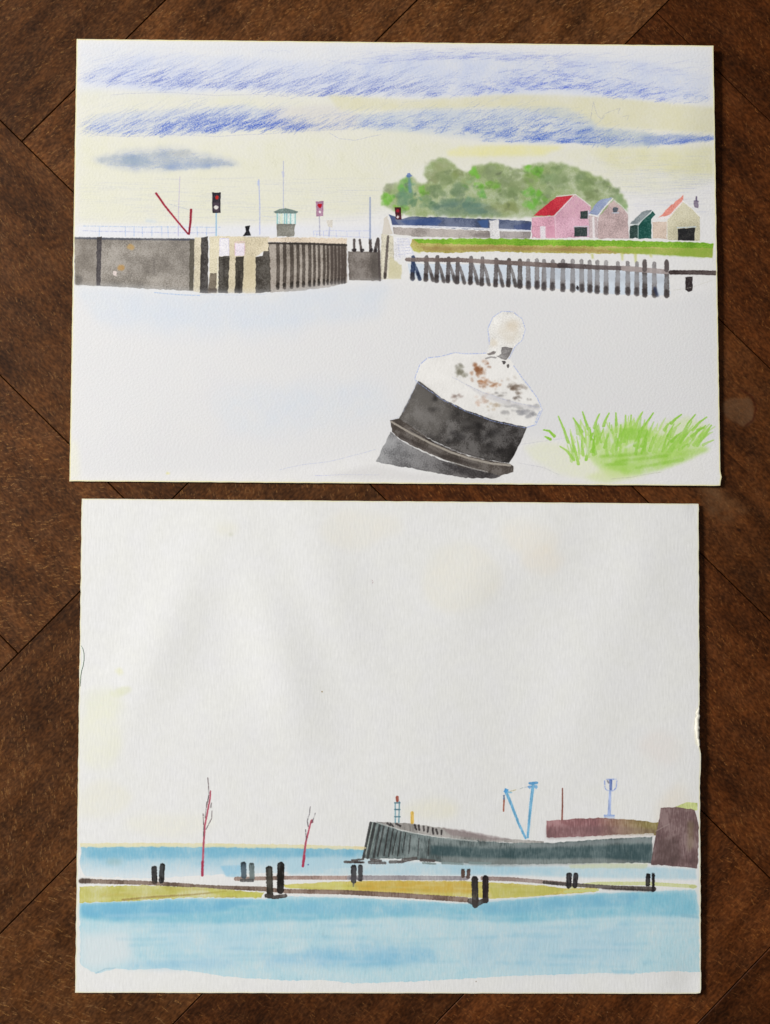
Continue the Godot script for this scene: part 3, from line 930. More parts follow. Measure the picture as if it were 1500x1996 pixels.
	wash([427, 461, 460, 461, 476, 461, 523, 463, 523, 490, 514, 490, 498, 500, 498, 571, 444, 571, 447, 499, 427, 500], Color8(215, 203, 175), 0.97, {"mot": 0.3, "rim": 0.1})
	wash([478, 500, 497, 500, 497, 571, 474, 571], Color8(210, 196, 162), 0.5, {"soft": 2})
	wash([427, 464, 446, 464, 446, 499, 427, 500], Color8(232, 230, 238), 0.97, {"rim": 0.0, "wob": 0.5})
	pencil([428, 499, 428, 465, 446, 465, 446, 499], 1.0, Color8(180, 172, 222), 0.6)
	wash([426, 500, 447, 499, 444, 571, 425, 571], Color8(72, 68, 62), 0.96, {"mot": 0.5})
	brush([436, 505, 436, 540], 4, 4, Color8(46, 42, 40), 0.5, {"soft": 1})
	wash([457, 474, 476, 474, 475, 499, 458, 499], Color8(238, 228, 240), 0.97, {"rim": 0.0, "wob": 0.5})
	pencil([458, 499, 458, 472, 476, 472, 476, 499], 1.3, Color8(214, 168, 202), 0.7)
	wash([459, 500, 475, 500, 472, 571, 457, 571], Color8(70, 65, 58), 0.96, {"mot": 0.5})
	brush([466, 530, 465, 568], 5, 5, Color8(40, 36, 34), 0.5, {"soft": 1})
	brush([424, 500, 424, 571], 1.4, 1.4, Color8(232, 228, 220), 0.9, {"rim": 0.0})
	brush([476, 462, 523, 462], 2, 2, Color8(196, 186, 170), 0.5)
	# sheet piling
	wash([523, 463, 600, 463, 676, 465, 675, 476, 600, 474, 523, 471], Color8(224, 208, 188), 0.95, {"rim": 0.05})
	wash([525, 472, 675, 476, 676, 551, 640, 560, 580, 567, 525, 570], Color8(158, 148, 138), 0.96, {"mot": 0.5})
	wash([498, 501, 512, 499, 514, 490, 522, 490, 524, 472, 528, 569, 498, 571], Color8(72, 67, 61), 0.95, {"mot": 0.5})
	var strips := [[541, 6.5], [554, 6.5], [568, 7], [580, 6], [591, 6], [603, 6], [612, 5], [621, 5], [631, 5], [638, 4.5], [646, 5], [653, 4.5], [660, 5], [666, 4.5], [671, 5]]
	for sp in strips:
		var yb: float = 566.0 - (sp[0] - 541.0) * 0.085
		brush([sp[0], 477, sp[0] + 1, 520, sp[0], yb - 4], sp[1], sp[1], Color8(76, 68, 62), 0.86, {"mot": 0.5, "wob": 0.8})
		dab(sp[0], yb - 9, sp[1] * 0.55, 6, Color8(44, 40, 36), 0.75)
	wash([640, 480, 674, 480, 675, 548, 644, 556], Color8(92, 82, 78), 0.4, {"soft": 2})
	brush([524, 474, 600, 475, 674, 478], 3.6, 4.4, Color8(62, 57, 54), 0.9)
	# lock gate
	wash([678, 490, 740, 491, 742, 547, 680, 546], Color8(120, 112, 106), 0.96, {"mot": 0.6, "gran": 0.4})
	wash([722, 492, 741, 492, 742, 546, 724, 546], Color8(86, 80, 76), 0.5, {"soft": 2})
	for q in [[690, 467, 690, 489, 4.5], [701, 468, 704, 490, 4.5], [721, 467, 722, 490, 5.5], [736, 466, 730, 490, 5.5], [737, 466, 740, 546, 4.5]]:
		brush([q[0], q[1], q[2], q[3]], q[4], q[4], Color8(88, 80, 78), 0.9)
	for x in [690, 705, 722, 732]:
		dab(x, 488, 4, 4, Color8(48, 44, 46), 0.85)
	# rails, masts and lights on the quay
	var rail := Color8(150, 178, 224)
	pencil([160, 440, 260, 442, 430, 443], 1.2, rail, 0.6)
	pencil([160, 450, 300, 453, 420, 454], 1.2, Color8(160, 168, 214), 0.6)
	for x in [193, 244, 261, 277, 296, 315, 327, 347, 384, 402]:
		pencil([x, 441, x, 462], 1.3, rail, 0.6)
	brush([286, 430, 302, 432], 6, 5, Color8(196, 212, 234), 0.5, {"soft": 2, "rim": 0.0})
	brush([350, 345, 348, 400, 347, 459], 1.4, 1.6, Color8(188, 178, 208), 0.75, {"rim": 0.0, "wob": 0.3})
	pencil([325, 397, 345, 402, 368, 409], 1.0, Color8(170, 180, 200), 0.6)
	brush([304, 377, 320, 400, 340, 425, 366, 456], 3.8, 3.0, Color8(160, 44, 64), 0.95, {"wob": 0.5})
	brush([372, 409, 371, 430, 368, 456], 4.6, 3.6, Color8(148, 42, 58), 0.95, {"wob": 0.4})
	brush([421, 416, 421, 459], 2.6, 2.8, Color8(150, 188, 218), 0.85, {"rim": 0.1, "wob": 0.3})
	wash([413, 375, 430, 375, 429, 415, 414, 415], Color8(48, 44, 52), 0.96, {"wob": 0.6})
	wash([416, 395, 427, 395, 427, 412, 416, 412], Color8(96, 80, 92), 0.6, {"soft": 1})
	dab(421, 404, 4.6, 4.6, Color8(236, 232, 226), 0.97, {"rim": 0.0, "wob": 0.2})
	dab(423, 385, 3.6, 4.2, Color8(196, 50, 44), 0.95, {"rim": 0.0, "wob": 0.2})
	wash([477, 441, 487, 440, 485, 449, 489, 459, 473, 460, 479, 451], Color8(26, 26, 30), 0.97, {"wob": 0.4})
	brush([504, 350, 506, 400, 506, 457], 1.8, 1.6, Color8(160, 172, 226), 0.75, {"rim": 0.0, "wob": 0.3})
	brush([503, 354, 503, 360], 4, 4, Color8(176, 190, 232), 0.6, {"rim": 0.0})
	pencil([508, 420, 530, 424, 540, 422], 0.9, Color8(190, 196, 226), 0.5)
	brush([552, 314, 552, 406], 1.5, 1.5, Color8(172, 178, 210), 0.8, {"rim": 0.0, "wob": 0.3})
	brush([551, 336, 552, 344], 5, 4, Color8(190, 194, 222), 0.6, {"rim": 0.1})
	wash([538, 415, 576, 415, 574, 437, 540, 437], Color8(222, 232, 228), 0.95, {"rim": 0.0})
	for x in [540.0, 554.5, 558.5, 566.0, 575.0]:
		brush([x, 416, x, 436], 2.0, 2.0, Color8(122, 186, 190), 0.85, {"rim": 0.0, "wob": 0.2})
	brush([548, 418, 548, 435], 4, 4, Color8(222, 228, 200), 0.7, {"rim": 0.0})
	wash([533, 413, 545, 408, 556, 406, 570, 409, 581, 413, 577, 416, 537, 416], Color8(118, 136, 132), 0.95, {"wob": 0.5})
	wash([539, 437, 575, 437, 573, 461, 540, 461], Color8(142, 140, 132), 0.95, {"mot": 0.4})
	brush([540, 438, 574, 438], 3, 3, Color8(112, 112, 106), 0.6)
	brush([622, 422, 623, 459], 2.0, 2.0, Color8(160, 160, 184), 0.8, {"rim": 0.0})
	wash([615, 393, 630, 392, 629, 421, 616, 422], Color8(168, 124, 152), 0.92, {"wob": 0.6})
	dab(623, 401, 4.2, 4.4, Color8(188, 24, 42), 0.97, {"wob": 0.2})
	dab(623, 413, 2.4, 3.2, Color8(238, 230, 236), 0.95, {"rim": 0.0, "wob": 0.2})
	wash([636, 429, 648, 429, 647, 443, 638, 442], Color8(212, 206, 196), 0.92)
	brush([642, 444, 641, 461], 2.4, 2.8, Color8(180, 184, 206), 0.8, {"rim": 0.0})
	pencil([610, 450, 720, 450], 1.1, Color8(184, 192, 234), 0.7)
	pencil([612, 457, 660, 460, 720, 464], 1.1, Color8(184, 190, 230), 0.7)
	for x in [611, 617, 630, 641, 655, 676, 700]:
		pencil([x, 450, x, 462], 1.1, Color8(178, 186, 232), 0.65)
	brush([721, 385, 721, 466], 3, 3, Color8(152, 164, 194), 0.85, {"rim": 0.1, "wob": 0.3})
	wash([769, 404, 781, 404, 782, 428, 771, 427], Color8(66, 26, 34), 0.96, {"wob": 0.5})
	dab(775, 411, 4, 3.6, Color8(156, 34, 48), 0.95, {"wob": 0.2})
	dab(775, 423, 2.6, 3.2, Color8(238, 228, 226), 0.97, {"rim": 0.0, "wob": 0.2})
	brush([765, 458, 800, 460], 3, 2, Color8(233, 231, 228), 0.85, {"rim": 0.0})
	# water: one wide pale wash
	wash([144, 560, 240, 564, 380, 574, 525, 574, 660, 556, 780, 548, 900, 560, 1080, 574, 1300, 586, 1398, 570, 1402, 860, 1380, 870, 1060, 850, 720, 880, 540, 920, 140, 925], Color8(225, 225, 227), 0.7, {"soft": 8, "rim": 0.0, "mot": 0.35, "gran": 0.15})
	wash([144, 560, 240, 563, 380, 573, 525, 573, 640, 560, 760, 552, 740, 620, 520, 640, 320, 636, 190, 628], Color8(212, 221, 234), 0.42, {"soft": 9, "rim": 0.0, "mot": 0.7})
	wash([190, 590, 400, 600, 620, 620, 560, 660, 360, 660, 210, 640], Color8(214, 222, 234), 0.3, {"soft": 14, "rim": 0.0, "mot": 0.9})
	wash([420, 760, 720, 740, 780, 800, 560, 850, 440, 840], Color8(212, 222, 236), 0.3, {"soft": 16, "rim": 0.0, "mot": 1.0})
	pencil([300, 570, 340, 574, 390, 576], 1.6, Color8(150, 180, 226), 0.6)
	pencil([390, 574, 480, 575, 520, 573], 1.2, Color8(180, 196, 226), 0.4)
	pencil([544, 916, 600, 904, 640, 900, 690, 888, 732, 876], 0.9, Color8(178, 186, 222), 0.55)
	pencil([612, 927, 680, 925, 740, 926], 1.0, Color8(178, 182, 226), 0.6)
	pencil([1000, 868, 1060, 860, 1110, 852], 0.9, Color8(190, 190, 206), 0.6)
	pencil([1010, 902, 1060, 912, 1090, 926], 0.9, Color8(186, 186, 196), 0.6)
	wash([730, 905, 800, 922, 980, 934, 960, 940, 700, 934, 640, 926], Color8(214, 212, 212), 0.5, {"soft": 4, "rim": 0.0})
	# the leaning bollard
	var knob := []
	for i in 22:
		var an := TAU * i / 22.0
		knob.append_array([988 + cos(an) * 36.0, 642 + sin(an) * 36.0])
	wash(knob, Color8(236, 234, 230), 0.9, {"rim": 0.0, "wob": 0.5})
	wash([956, 660, 1016, 662, 999, 680, 991, 700, 950, 690], Color8(237, 235, 231), 0.9, {"rim": 0.0})
	dab(992, 646, 24, 24, Color8(222, 213, 197), 0.5, {"soft": 6, "rim": 0.0, "mot": 0.8})
	dab(1000, 636, 12, 12, Color8(212, 194, 168), 0.4, {"soft": 4, "rim": 0.0})
	dab(962, 668, 8, 8, Color8(226, 206, 176), 0.35, {"soft": 3, "rim": 0.0})
	wash([809, 737, 815, 713, 833, 697, 887, 688, 929, 689, 951, 685, 983, 679, 993, 697, 1020, 745, 1047, 777, 1057, 796, 1044, 828, 1025, 832, 967, 820, 908, 799, 860, 777, 825, 751], Color8(238, 236, 233), 0.93, {"rim": 0.0, "wob": 0.8, "mot": 0.15, "gran": 0.1})
	wash([977, 677, 986, 676, 999, 679, 991, 697, 986, 702, 978, 700, 966, 695, 976, 690], Color8(122, 118, 118), 0.85, {"mot": 0.8, "gran": 0.5, "rim": 0.3})
	wash([949, 690, 960, 685, 966, 686, 964, 691, 952, 692], Color8(112, 104, 102), 0.8)
	brush([947, 699, 956, 696, 966, 697], 3, 3, Color8(140, 136, 136), 0.7)
	dab(981, 706, 3.4, 3.4, Color8(70, 66, 66), 0.85)
	dab(990, 713, 2.6, 3.6, Color8(78, 74, 72), 0.85)
	rng.seed = 303
	# rust, grime: [x, y, spread x, spread y, r, g, b, dabs]
	for q in [[895, 722, 13, 12, 140, 136, 118, 20], [931, 722, 12, 15, 168, 112, 76, 28], [949, 711, 5, 5, 150, 92, 60, 9], [948, 746, 15, 7, 186, 130, 92, 22], [968, 750, 9, 6, 206, 160, 128, 10], [937, 752, 9, 6, 170, 112, 76, 10], [1004, 757, 15, 9, 112, 92, 76, 26], [996, 738, 9, 10, 206, 196, 184, 8],
			[1008, 776, 12, 5, 84, 70, 60, 12], [1030, 780, 5, 3, 66, 56, 52, 5], [888, 774, 10, 7, 156, 136, 128, 14], [941, 778, 13, 9, 204, 168, 146, 16], [964, 792, 14, 8, 206, 186, 160, 10], [1010, 800, 24, 9, 190, 188, 188, 14], [1024, 806, 20, 12, 160, 160, 166, 18], [975, 768, 18, 4, 150, 144, 140, 10], [1000, 790, 22, 4, 176, 174, 176, 8]]:
		for i in int(q[7]):
			var s := rng.randf_range(0.14, 0.42)
			dab(q[0] + rng.randfn() * q[2] * 0.55, q[1] + rng.randfn() * q[3] * 0.55, q[2] * s, q[3] * s, Color8(q[4], q[5], q[6]).darkened(rng.randf_range(0.0, 0.2)), rng.randf_range(0.25, 0.6), {"soft": 1, "gran": 0.6, "mot": 0.6, "rim": 0.1})
	wash([906, 748, 940, 764, 985, 778, 1052, 796, 1050, 800, 980, 786, 936, 772], Color8(206, 204, 208), 0.55, {"soft": 1, "mot": 0.8})
	pencil([880, 734, 905, 748, 940, 764, 985, 780, 1052, 795], 1.0, Color8(176, 180, 206), 0.6)
	wash([815, 742, 836, 757, 860, 776, 908, 800, 967, 820, 1027, 833, 1012, 866, 999, 892, 991, 903, 950, 896, 913, 887, 880, 875, 847, 860, 810, 840, 777, 817, 796, 780], Color8(100, 96, 93), 0.97, {"mot": 0.9, "gran": 0.5, "wob": 0.8, "to": Color8(60, 57, 56), "axis": [800, 790, 1000, 860]})
	wash([816, 746, 850, 772, 880, 800, 850, 850, 782, 816], Color8(112, 108, 104), 0.5, {"soft": 4, "mot": 1.2, "rim": 0.0})
	for q in [[846, 800, 9, 5], [900, 850, 22, 12], [960, 850, 22, 16], [870, 862, 12, 6], [970, 880, 16, 8], [930, 830, 14, 8], [845, 778, 8, 5]]:
		for i in 7:
			dab(q[0] + rng.randfn() * q[2] * 0.6, q[1] + rng.randfn() * q[3] * 0.6, q[2] * 0.5, q[3] * 0.5, Color8(38, 36, 36), 0.34, {"soft": 2, "gran": 0.7, "mot": 0.8, "rim": 0.0})
	for i in 26:
		dab(rng.randf_range(810, 1000), rng.randf_range(780, 880), rng.randf_range(4, 10), rng.randf_range(2, 5), Color8(128, 124, 122), 0.16, {"soft": 2, "gran": 0.8, "rim": 0.0})
	wash([761, 841, 780, 858, 807, 873, 860, 897, 927, 916, 977, 927, 967, 932, 913, 932, 860, 924, 807, 913, 770, 908, 732, 900, 742, 880], Color8(140, 140, 142), 0.96, {"mot": 0.6, "gran": 0.5, "to": Color8(74, 70, 70), "axis": [740, 880, 930, 920]})
	wash([759, 820, 777, 815, 810, 838, 847, 863, 880, 878, 913, 889, 955, 898, 992, 904, 1001, 908, 1000, 920, 977, 927, 927, 916, 900, 910, 860, 894, 807, 871, 780, 856, 764, 841], Color8(84, 77, 72), 0.97, {"mot": 0.6, "gran": 0.4})
	brush([762, 822, 800, 844, 843, 866, 880, 882, 913, 893, 955, 903, 994, 907], 3.4, 4.2, Color8(170, 162, 152), 0.85, {"mot": 0.5, "wob": 0.6})
	brush([800, 838, 836, 858, 880, 877, 960, 899], 2.0, 2.0, Color8(52, 48, 48), 0.5, {"mot": 0.5})
	brush([780, 850, 815, 866, 860, 888, 930, 908], 7, 6, Color8(58, 52, 50), 0.5, {"soft": 1, "mot": 0.6})
	brush([790, 864, 830, 882, 864, 896, 920, 913, 950, 920], 1.6, 1.8, Color8(206, 204, 202), 0.7, {"rim": 0.0, "mot": 0.8})
	wash([860, 902, 930, 918, 975, 926, 965, 932, 900, 926], Color8(48, 45, 46), 0.5, {"soft": 1, "mot": 0.8})
	var outline := Color8(156, 174, 230)
	pencil([954, 672, 950, 640, 960, 618, 978, 607, 1000, 608, 1018, 622, 1024, 642, 1018, 662, 1004, 676, 996, 690, 991, 700], 1.4, outline, 0.7)
	pencil([948, 688, 920, 690, 887, 688, 860, 694, 833, 698, 818, 710, 811, 728, 808, 740, 820, 750, 860, 778, 908, 802, 967, 823, 1024, 834, 1044, 828, 1057, 798, 1046, 775, 1022, 742, 1000, 712], 1.5, outline, 0.7)
	pencil([813, 744, 796, 782, 784, 804], 1.2, Color8(180, 192, 226), 0.5)
	pencil([1042, 826, 1053, 800], 2.2, Color8(150, 172, 226), 0.5)
	pencil([760, 820, 770, 816, 778, 812], 1.0, Color8(180, 188, 216), 0.5)
	# tuft of grass
	wash([1020, 872, 1060, 860, 1100, 868, 1200, 900, 1260, 930, 1160, 938, 1090, 924, 1040, 896], Color8(231, 233, 208), 0.7, {"soft": 5, "rim": 0.0, "mot": 0.6})
	wash([1140, 872, 1172, 842, 1200, 830, 1220, 826, 1266, 834, 1290, 846, 1330, 856, 1383, 875, 1340, 896, 1290, 914, 1240, 926, 1190, 930, 1160, 906], Color8(190, 222, 130), 0.7, {"soft": 4, "mot": 0.8, "rim": 0.1})
	wash([1150, 890, 1230, 880, 1300, 878, 1382, 875, 1330, 900, 1270, 918, 1220, 926, 1170, 908], Color8(160, 208, 84), 0.42, {"soft": 3, "mot": 1.4})
	wash([1290, 824, 1340, 812, 1380, 830, 1372, 860, 1320, 860, 1280, 845], Color8(214, 228, 172), 0.6, {"soft": 4, "rim": 0.0})
	wash([1180, 912, 1240, 930, 1180, 942, 1140, 930], Color8(214, 226, 168), 0.6, {"soft": 4, "rim": 0.0})
	var g1 := Color8(142, 202, 66)
	var g2 := Color8(164, 212, 92)
	for q in [[1088, 812, 1098, 835, 1107, 862], [1117, 815, 1126, 828, 1134, 842], [1135, 803, 1140, 818, 1146, 836], [1168, 807, 1162, 820, 1158, 834], [1187, 805, 1180, 818, 1176, 830], [1200, 805, 1201, 828], [1219, 809, 1219, 836], [1230, 809, 1228, 832], [1252, 803, 1244, 818, 1238, 834], [1273, 805, 1260, 824, 1246, 842],
			[1328, 808, 1318, 815, 1308, 825], [1355, 808, 1340, 826, 1330, 846, 1314, 868], [1377, 813, 1362, 824, 1350, 838], [1386, 829, 1380, 838, 1372, 850], [1059, 838, 1070, 840, 1080, 850], [1091, 870, 1104, 878, 1118, 896], [1112, 846, 1118, 870, 1127, 904], [1134, 850, 1134, 870, 1136, 886],
			[1155, 844, 1148, 866, 1142, 896], [1176, 836, 1166, 860, 1152, 880], [1202, 854, 1206, 868], [1280, 846, 1274, 858, 1268, 872], [1300, 848, 1296, 862, 1292, 880], [1340, 858, 1326, 868, 1310, 876], [1062, 851, 1072, 856], [1372, 834, 1360, 838], [1210, 828, 1208, 850], [1262, 840, 1256, 856, 1250, 870], [1190, 838, 1182, 856, 1178, 872], [1225, 840, 1220, 862], [1245, 846, 1236, 868]]:
		brush(q, 2.4, 6.0, g1.lerp(g2, rng.randf()), 0.8, {"mot": 0.5, "wob": 0.6})
	for i in 170:
		var x := rng.randf_range(1112, 1374)
		var y := rng.randf_range(846, 900) - 14.0 * sin((x - 1118.0) / 252.0 * PI)
		var tilt := lerpf(-0.35, 0.85, (x - 1090.0) / 290.0) + rng.randfn() * 0.16
		var l := rng.randf_range(14, 36)
		if y > 915.0 - maxf(0.0, x - 1220.0) * 0.28:
			continue
		brush([x + sin(tilt) * l, y - cos(tilt) * l, x + sin(tilt) * l * 0.45, y - cos(tilt) * l * 0.5, x, y], 1.8, rng.randf_range(4.0, 7.0), Color8(142, 202, 66).lerp(Color8(192, 224, 132), rng.randf()), rng.randf_range(0.4, 0.75), {"mot": 0.5, "wob": 0.5})
	wash([1212, 836, 1228, 834, 1246, 838, 1262, 836, 1262, 850, 1240, 856, 1222, 858, 1212, 850], g1.lerp(g2, 0.4), 0.6, {"soft": 1})
	for q in [[1186, 836, 1194, 862], [1146, 850, 1144, 884], [1240, 862, 1220, 872]]:
		brush(q, 3, 6, Color8(228, 230, 222), 0.6, {"soft": 1, "rim": 0.0})
	for q in [[1170, 890, 1260, 884], [1200, 900, 1300, 888], [1240, 912, 1330, 896], [1180, 906, 1220, 904]]:
		brush(q, 5, 6, Color8(136, 194, 56), 0.4, {"soft": 1, "mot": 1.0})
	pencil([1190, 934, 1230, 930, 1290, 920], 0.9, Color8(178, 178, 160), 0.6)
	dab(326, 923, 4, 2.5, Color8(232, 226, 166), 0.7, {"soft": 1})
	wash([136, 860, 150, 860, 156, 930, 135, 934], Color8(238, 236, 214), 0.5, {"soft": 5, "rim": 0.0})


# ---------------------------------------------------------------- second sheet: jetty and sand bank
func paint_jetty() -> void:
	# foxing and faint stains in the empty sky
	for q in [[200, 1370, 44, 34, 228, 229, 208, 0.5], [240, 1345, 16, 9, 222, 224, 198, 0.5], [226, 1352, 16, 8, 224, 226, 200, 0.4], [232, 1308, 8, 8, 230, 230, 196, 0.6], [190, 1440, 46, 60, 232, 232, 212, 0.5], [200, 1560, 60, 40, 232, 230, 214, 0.5], [440, 1030, 30, 14, 232, 230, 216, 0.6], [450, 1041, 6, 3, 204, 204, 186, 0.6],
			[1030, 1050, 60, 40, 236, 231, 220, 0.5], [1060, 1090, 40, 30, 236, 228, 214, 0.45], [900, 1130, 80, 70, 232, 228, 214, 0.4], [700, 1030, 80, 40, 234, 230, 218, 0.4], [1320, 1590, 50, 70, 232, 222, 206, 0.45], [1290, 1460, 50, 40, 230, 222, 216, 0.35], [840, 1580, 60, 24, 234, 230, 206, 0.4], [330, 1610, 90, 26, 234, 232, 214, 0.35]]:
		dab(q[0], q[1], q[2], q[3], Color8(q[4], q[5], q[6]), q[7], {"soft": 8 if q[2] > 20 else 2, "rim": 0.0, "mot": 0.9})
	dab(627, 1348, 1.6, 1.6, Color8(150, 130, 90), 0.8)
	pencil([724, 1130, 727, 1134, 726, 1138], 1.0, Color8(150, 110, 120), 0.7)
	dab(928, 1914, 1.6, 1.6, Color8(170, 160, 150), 0.8)
	# far water and horizon
	wash([156, 1644, 300, 1643, 500, 1645, 712, 1650, 712, 1657, 500, 1653, 156, 1652], Color8(228, 221, 178), 0.8, {"rim": 0.1, "mot": 0.5})
	wash([157, 1652, 300, 1651, 500, 1653, 712, 1656, 702, 1678, 690, 1690, 560, 1700, 400, 1706, 280, 1712, 166, 1708, 156, 1690], Color8(138, 192, 214), 0.88, {"mot": 0.55, "wob": 1.4, "rim": 0.12, "to": Color8(204, 222, 232), "fade": 0.7, "axis": [400, 1660, 400, 1706]})
	wash([158, 1653, 420, 1652, 700, 1657, 690, 1670, 420, 1672, 170, 1674], Color8(118, 180, 208), 0.5, {"soft": 3, "rim": 0.0, "mot": 0.9})
	wash([430, 1688, 470, 1686, 470, 1709, 440, 1708], Color8(140, 196, 224), 0.6, {"soft": 1})
	wash([560, 1672, 680, 1672, 800, 1680, 1000, 1688, 1266, 1690, 1356, 1694, 1358, 1714, 1200, 1712, 1000, 1706, 700, 1706, 560, 1704], Color8(182, 213, 226), 0.75, {"soft": 2, "mot": 0.7, "rim": 0.05})
	wash([860, 1686, 1100, 1690, 1080, 1702, 880, 1700], Color8(162, 204, 222), 0.4, {"soft": 4, "rim": 0.0, "mot": 1.0})
	dab(222, 1680, 16, 7, Color8(150, 176, 170), 0.3, {"soft": 3, "rim": 0.0})
	# near water
	var near := [155, 1761, 239, 1758, 373, 1751, 515, 1753, 560, 1747, 660, 1750, 780, 1754, 905, 1762, 955, 1758, 1033, 1751, 1165, 1742, 1275, 1738, 1355, 1734, 1362, 1772, 1363, 1895, 1300, 1893, 1233, 1898, 1190, 1896, 1100, 1899, 1000, 1902, 900, 1908, 800, 1913, 687, 1917, 633, 1910, 567, 1911, 485, 1907, 430, 1902, 373, 1893, 317, 1887, 260, 1890, 224, 1888, 187, 1898, 156, 1880]
	wash(near, Color8(182, 217, 228), 0.82, {"mot": 0.55, "rim": 0.16, "wob": 1.2})
	wash([156, 1762, 239, 1759, 373, 1752, 515, 1754, 640, 1750, 900, 1763, 1033, 1752, 1165, 1743, 1355, 1736, 1361, 1784, 1200, 1786, 1000, 1798, 800, 1786, 600, 1794, 420, 1800, 240, 1798, 157, 1790], Color8(132, 194, 215), 0.72, {"soft": 3, "mot": 0.8, "rim": 0.1})
	wash([157, 1764, 300, 1759, 420, 1754, 500, 1758, 420, 1776, 300, 1786, 240, 1792, 160, 1784], Color8(118, 182, 214), 0.6, {"soft": 3, "mot": 0.9})
	wash([920, 1764, 1040, 1753, 1160, 1745, 1250, 1742, 1230, 1764, 1060, 1776, 940, 1780], Color8(126, 184, 212), 0.55, {"soft": 4, "mot": 0.9, "rim": 0.0})
	wash([560, 1756, 760, 1760, 880, 1768, 760, 1782, 580, 1780], Color8(130, 190, 218), 0.45, {"soft": 4, "mot": 1.0, "rim": 0.0})
	brush([1330, 1784, 1345, 1786, 1360, 1788], 7, 4, Color8(146, 194, 212), 0.7, {"soft": 1})
	wash([600, 1852, 700, 1840, 840, 1850, 860, 1870, 760, 1884, 640, 1884, 560, 1870], Color8(140, 194, 222), 0.6, {"soft": 7, "mot": 1.1, "rim": 0.0})
	wash([500, 1862, 620, 1856, 640, 1882, 520, 1886], Color8(160, 202, 228), 0.45, {"soft": 6, "mot": 1.1, "rim": 0.0})
	wash([250, 1876, 420, 1866, 480, 1880, 400, 1890, 240, 1888], Color8(166, 204, 226), 0.5, {"soft": 5, "mot": 0.9, "rim": 0.0})
	wash([300, 1800, 520, 1806, 500, 1860, 330, 1856], Color8(178, 214, 230), 0.4, {"soft": 9, "mot": 1.0, "rim": 0.0})
	wash([900, 1820, 1230, 1800, 1240, 1890, 1000, 1896, 900, 1880], Color8(174, 208, 226), 0.4, {"soft": 10, "mot": 1.1, "rim": 0.0})
	wash([156, 1820, 250, 1816, 260, 1870, 190, 1890, 156, 1880], Color8(222, 228, 231), 0.75, {"soft": 9, "rim": 0.0})
	brush([187, 1897, 205, 1888, 224, 1887], 2, 2, Color8(170, 200, 214), 0.6)
	wash([1190, 1890, 1240, 1892, 1234, 1899, 1195, 1898], Color8(160, 204, 222), 0.6, {"soft": 1})
	for i in 110:
		var x := rng.randf_range(165, 1290)
		var y := rng.randf_range(1765, 1885)
		brush([x, y, minf(1356.0, x + rng.randf_range(30, 150)), y + rng.randf_range(-3, 3)], rng.randf_range(2, 7), rng.randf_range(1, 6), Color8(138, 194, 218) if rng.randf() < 0.6 else Color8(206, 224, 234), 0.22, {"soft": 2, "rim": 0.1, "mot": 0.9})
	# sand banks
	wash([155, 1728, 260, 1726, 373, 1728, 515, 1740, 508, 1750, 373, 1749, 239, 1757, 155, 1760], Color8(200, 196, 112), 0.88, {"mot": 0.9, "wob": 1.6})
	wash([160, 1732, 320, 1731, 420, 1734, 300, 1746, 170, 1748], Color8(186, 182, 96), 0.45, {"soft": 2, "mot": 1.0})
	brush([239, 1754, 300, 1748, 373, 1744, 440, 1737], 4, 3, Color8(160, 138, 84), 0.7, {"mot": 0.7})
	wash([400, 1733, 510, 1742, 505, 1749, 420, 1744], Color8(196, 196, 92), 0.6, {"soft": 1})
	wash([553, 1724, 667, 1718, 790, 1717, 917, 1718, 1060, 1726, 1101, 1732, 1165, 1730, 1160, 1738, 1092, 1743, 1033, 1748, 960, 1752, 900, 1748, 780, 1742, 660, 1737, 556, 1730], Color8(208, 196, 108), 0.88, {"mot": 0.8})
	wash([690, 1719, 800, 1718, 910, 1719, 930, 1740, 800, 1739, 700, 1735], Color8(208, 172, 78), 0.7, {"soft": 2, "mot": 0.8})
	wash([553, 1726, 660, 1720, 690, 1730, 660, 1735, 560, 1731], Color8(208, 208, 112), 0.6, {"soft": 1, "mot": 0.7})
	wash([954, 1724, 1060, 1728, 1100, 1734, 1060, 1744, 960, 1750], Color8(192, 190, 100), 0.65, {"soft": 1, "mot": 0.8})
	brush([1108, 1728, 1165, 1722, 1260, 1722, 1354, 1728], 6, 7, Color8(206, 212, 150), 0.85, {"mot": 0.5})
	dab(1350, 1728, 8, 3.5, Color8(186, 192, 124), 0.6)
	brush([1101, 1738, 1165, 1735], 5, 4, Color8(204, 210, 140), 0.8)
	for i in 34:
		var left := i % 2 == 0
		var x := rng.randf_range(165, 440) if left else rng.randf_range(570, 1050)
		var y := rng.randf_range(1731, 1752) - (maxf(0.0, x - 330.0) * 0.03 if left else 0.0) if left else rng.randf_range(1721, 1733) + (x - 560.0) * 0.018
		brush([x, y, x + rng.randf_range(20, 70), y + (rng.randf_range(-2, 1) if left else rng.randf_range(-1, 2))], rng.randf_range(1.5, 4), rng.randf_range(1, 3), [Color8(172, 164, 84), Color8(222, 216, 160), Color8(196, 176, 96)][i % 3], 0.35, {"soft": 1, "rim": 0.1, "mot": 0.8})
	# timber rails
	brush([158, 1717, 220, 1719, 284, 1721, 373, 1726], 9, 7, Color8(120, 102, 90), 0.93, {"mot": 0.6, "wob": 1.0})
	brush([158, 1717, 172, 1717], 9, 9, Color8(72, 62, 56), 0.7, {"soft": 1})
	brush([373, 1726, 440, 1730, 519, 1733], 5, 9, Color8(112, 94, 82), 0.9, {"mot": 0.6})
	brush([519, 1734, 558, 1737, 667, 1739, 780, 1745, 909, 1754], 8, 10, Color8(128, 106, 94), 0.92, {"mot": 0.7, "gran": 0.4})
	brush([460, 1713, 520, 1712, 560, 1711], 8, 7, Color8(140, 118, 108), 0.9, {"mot": 0.6})
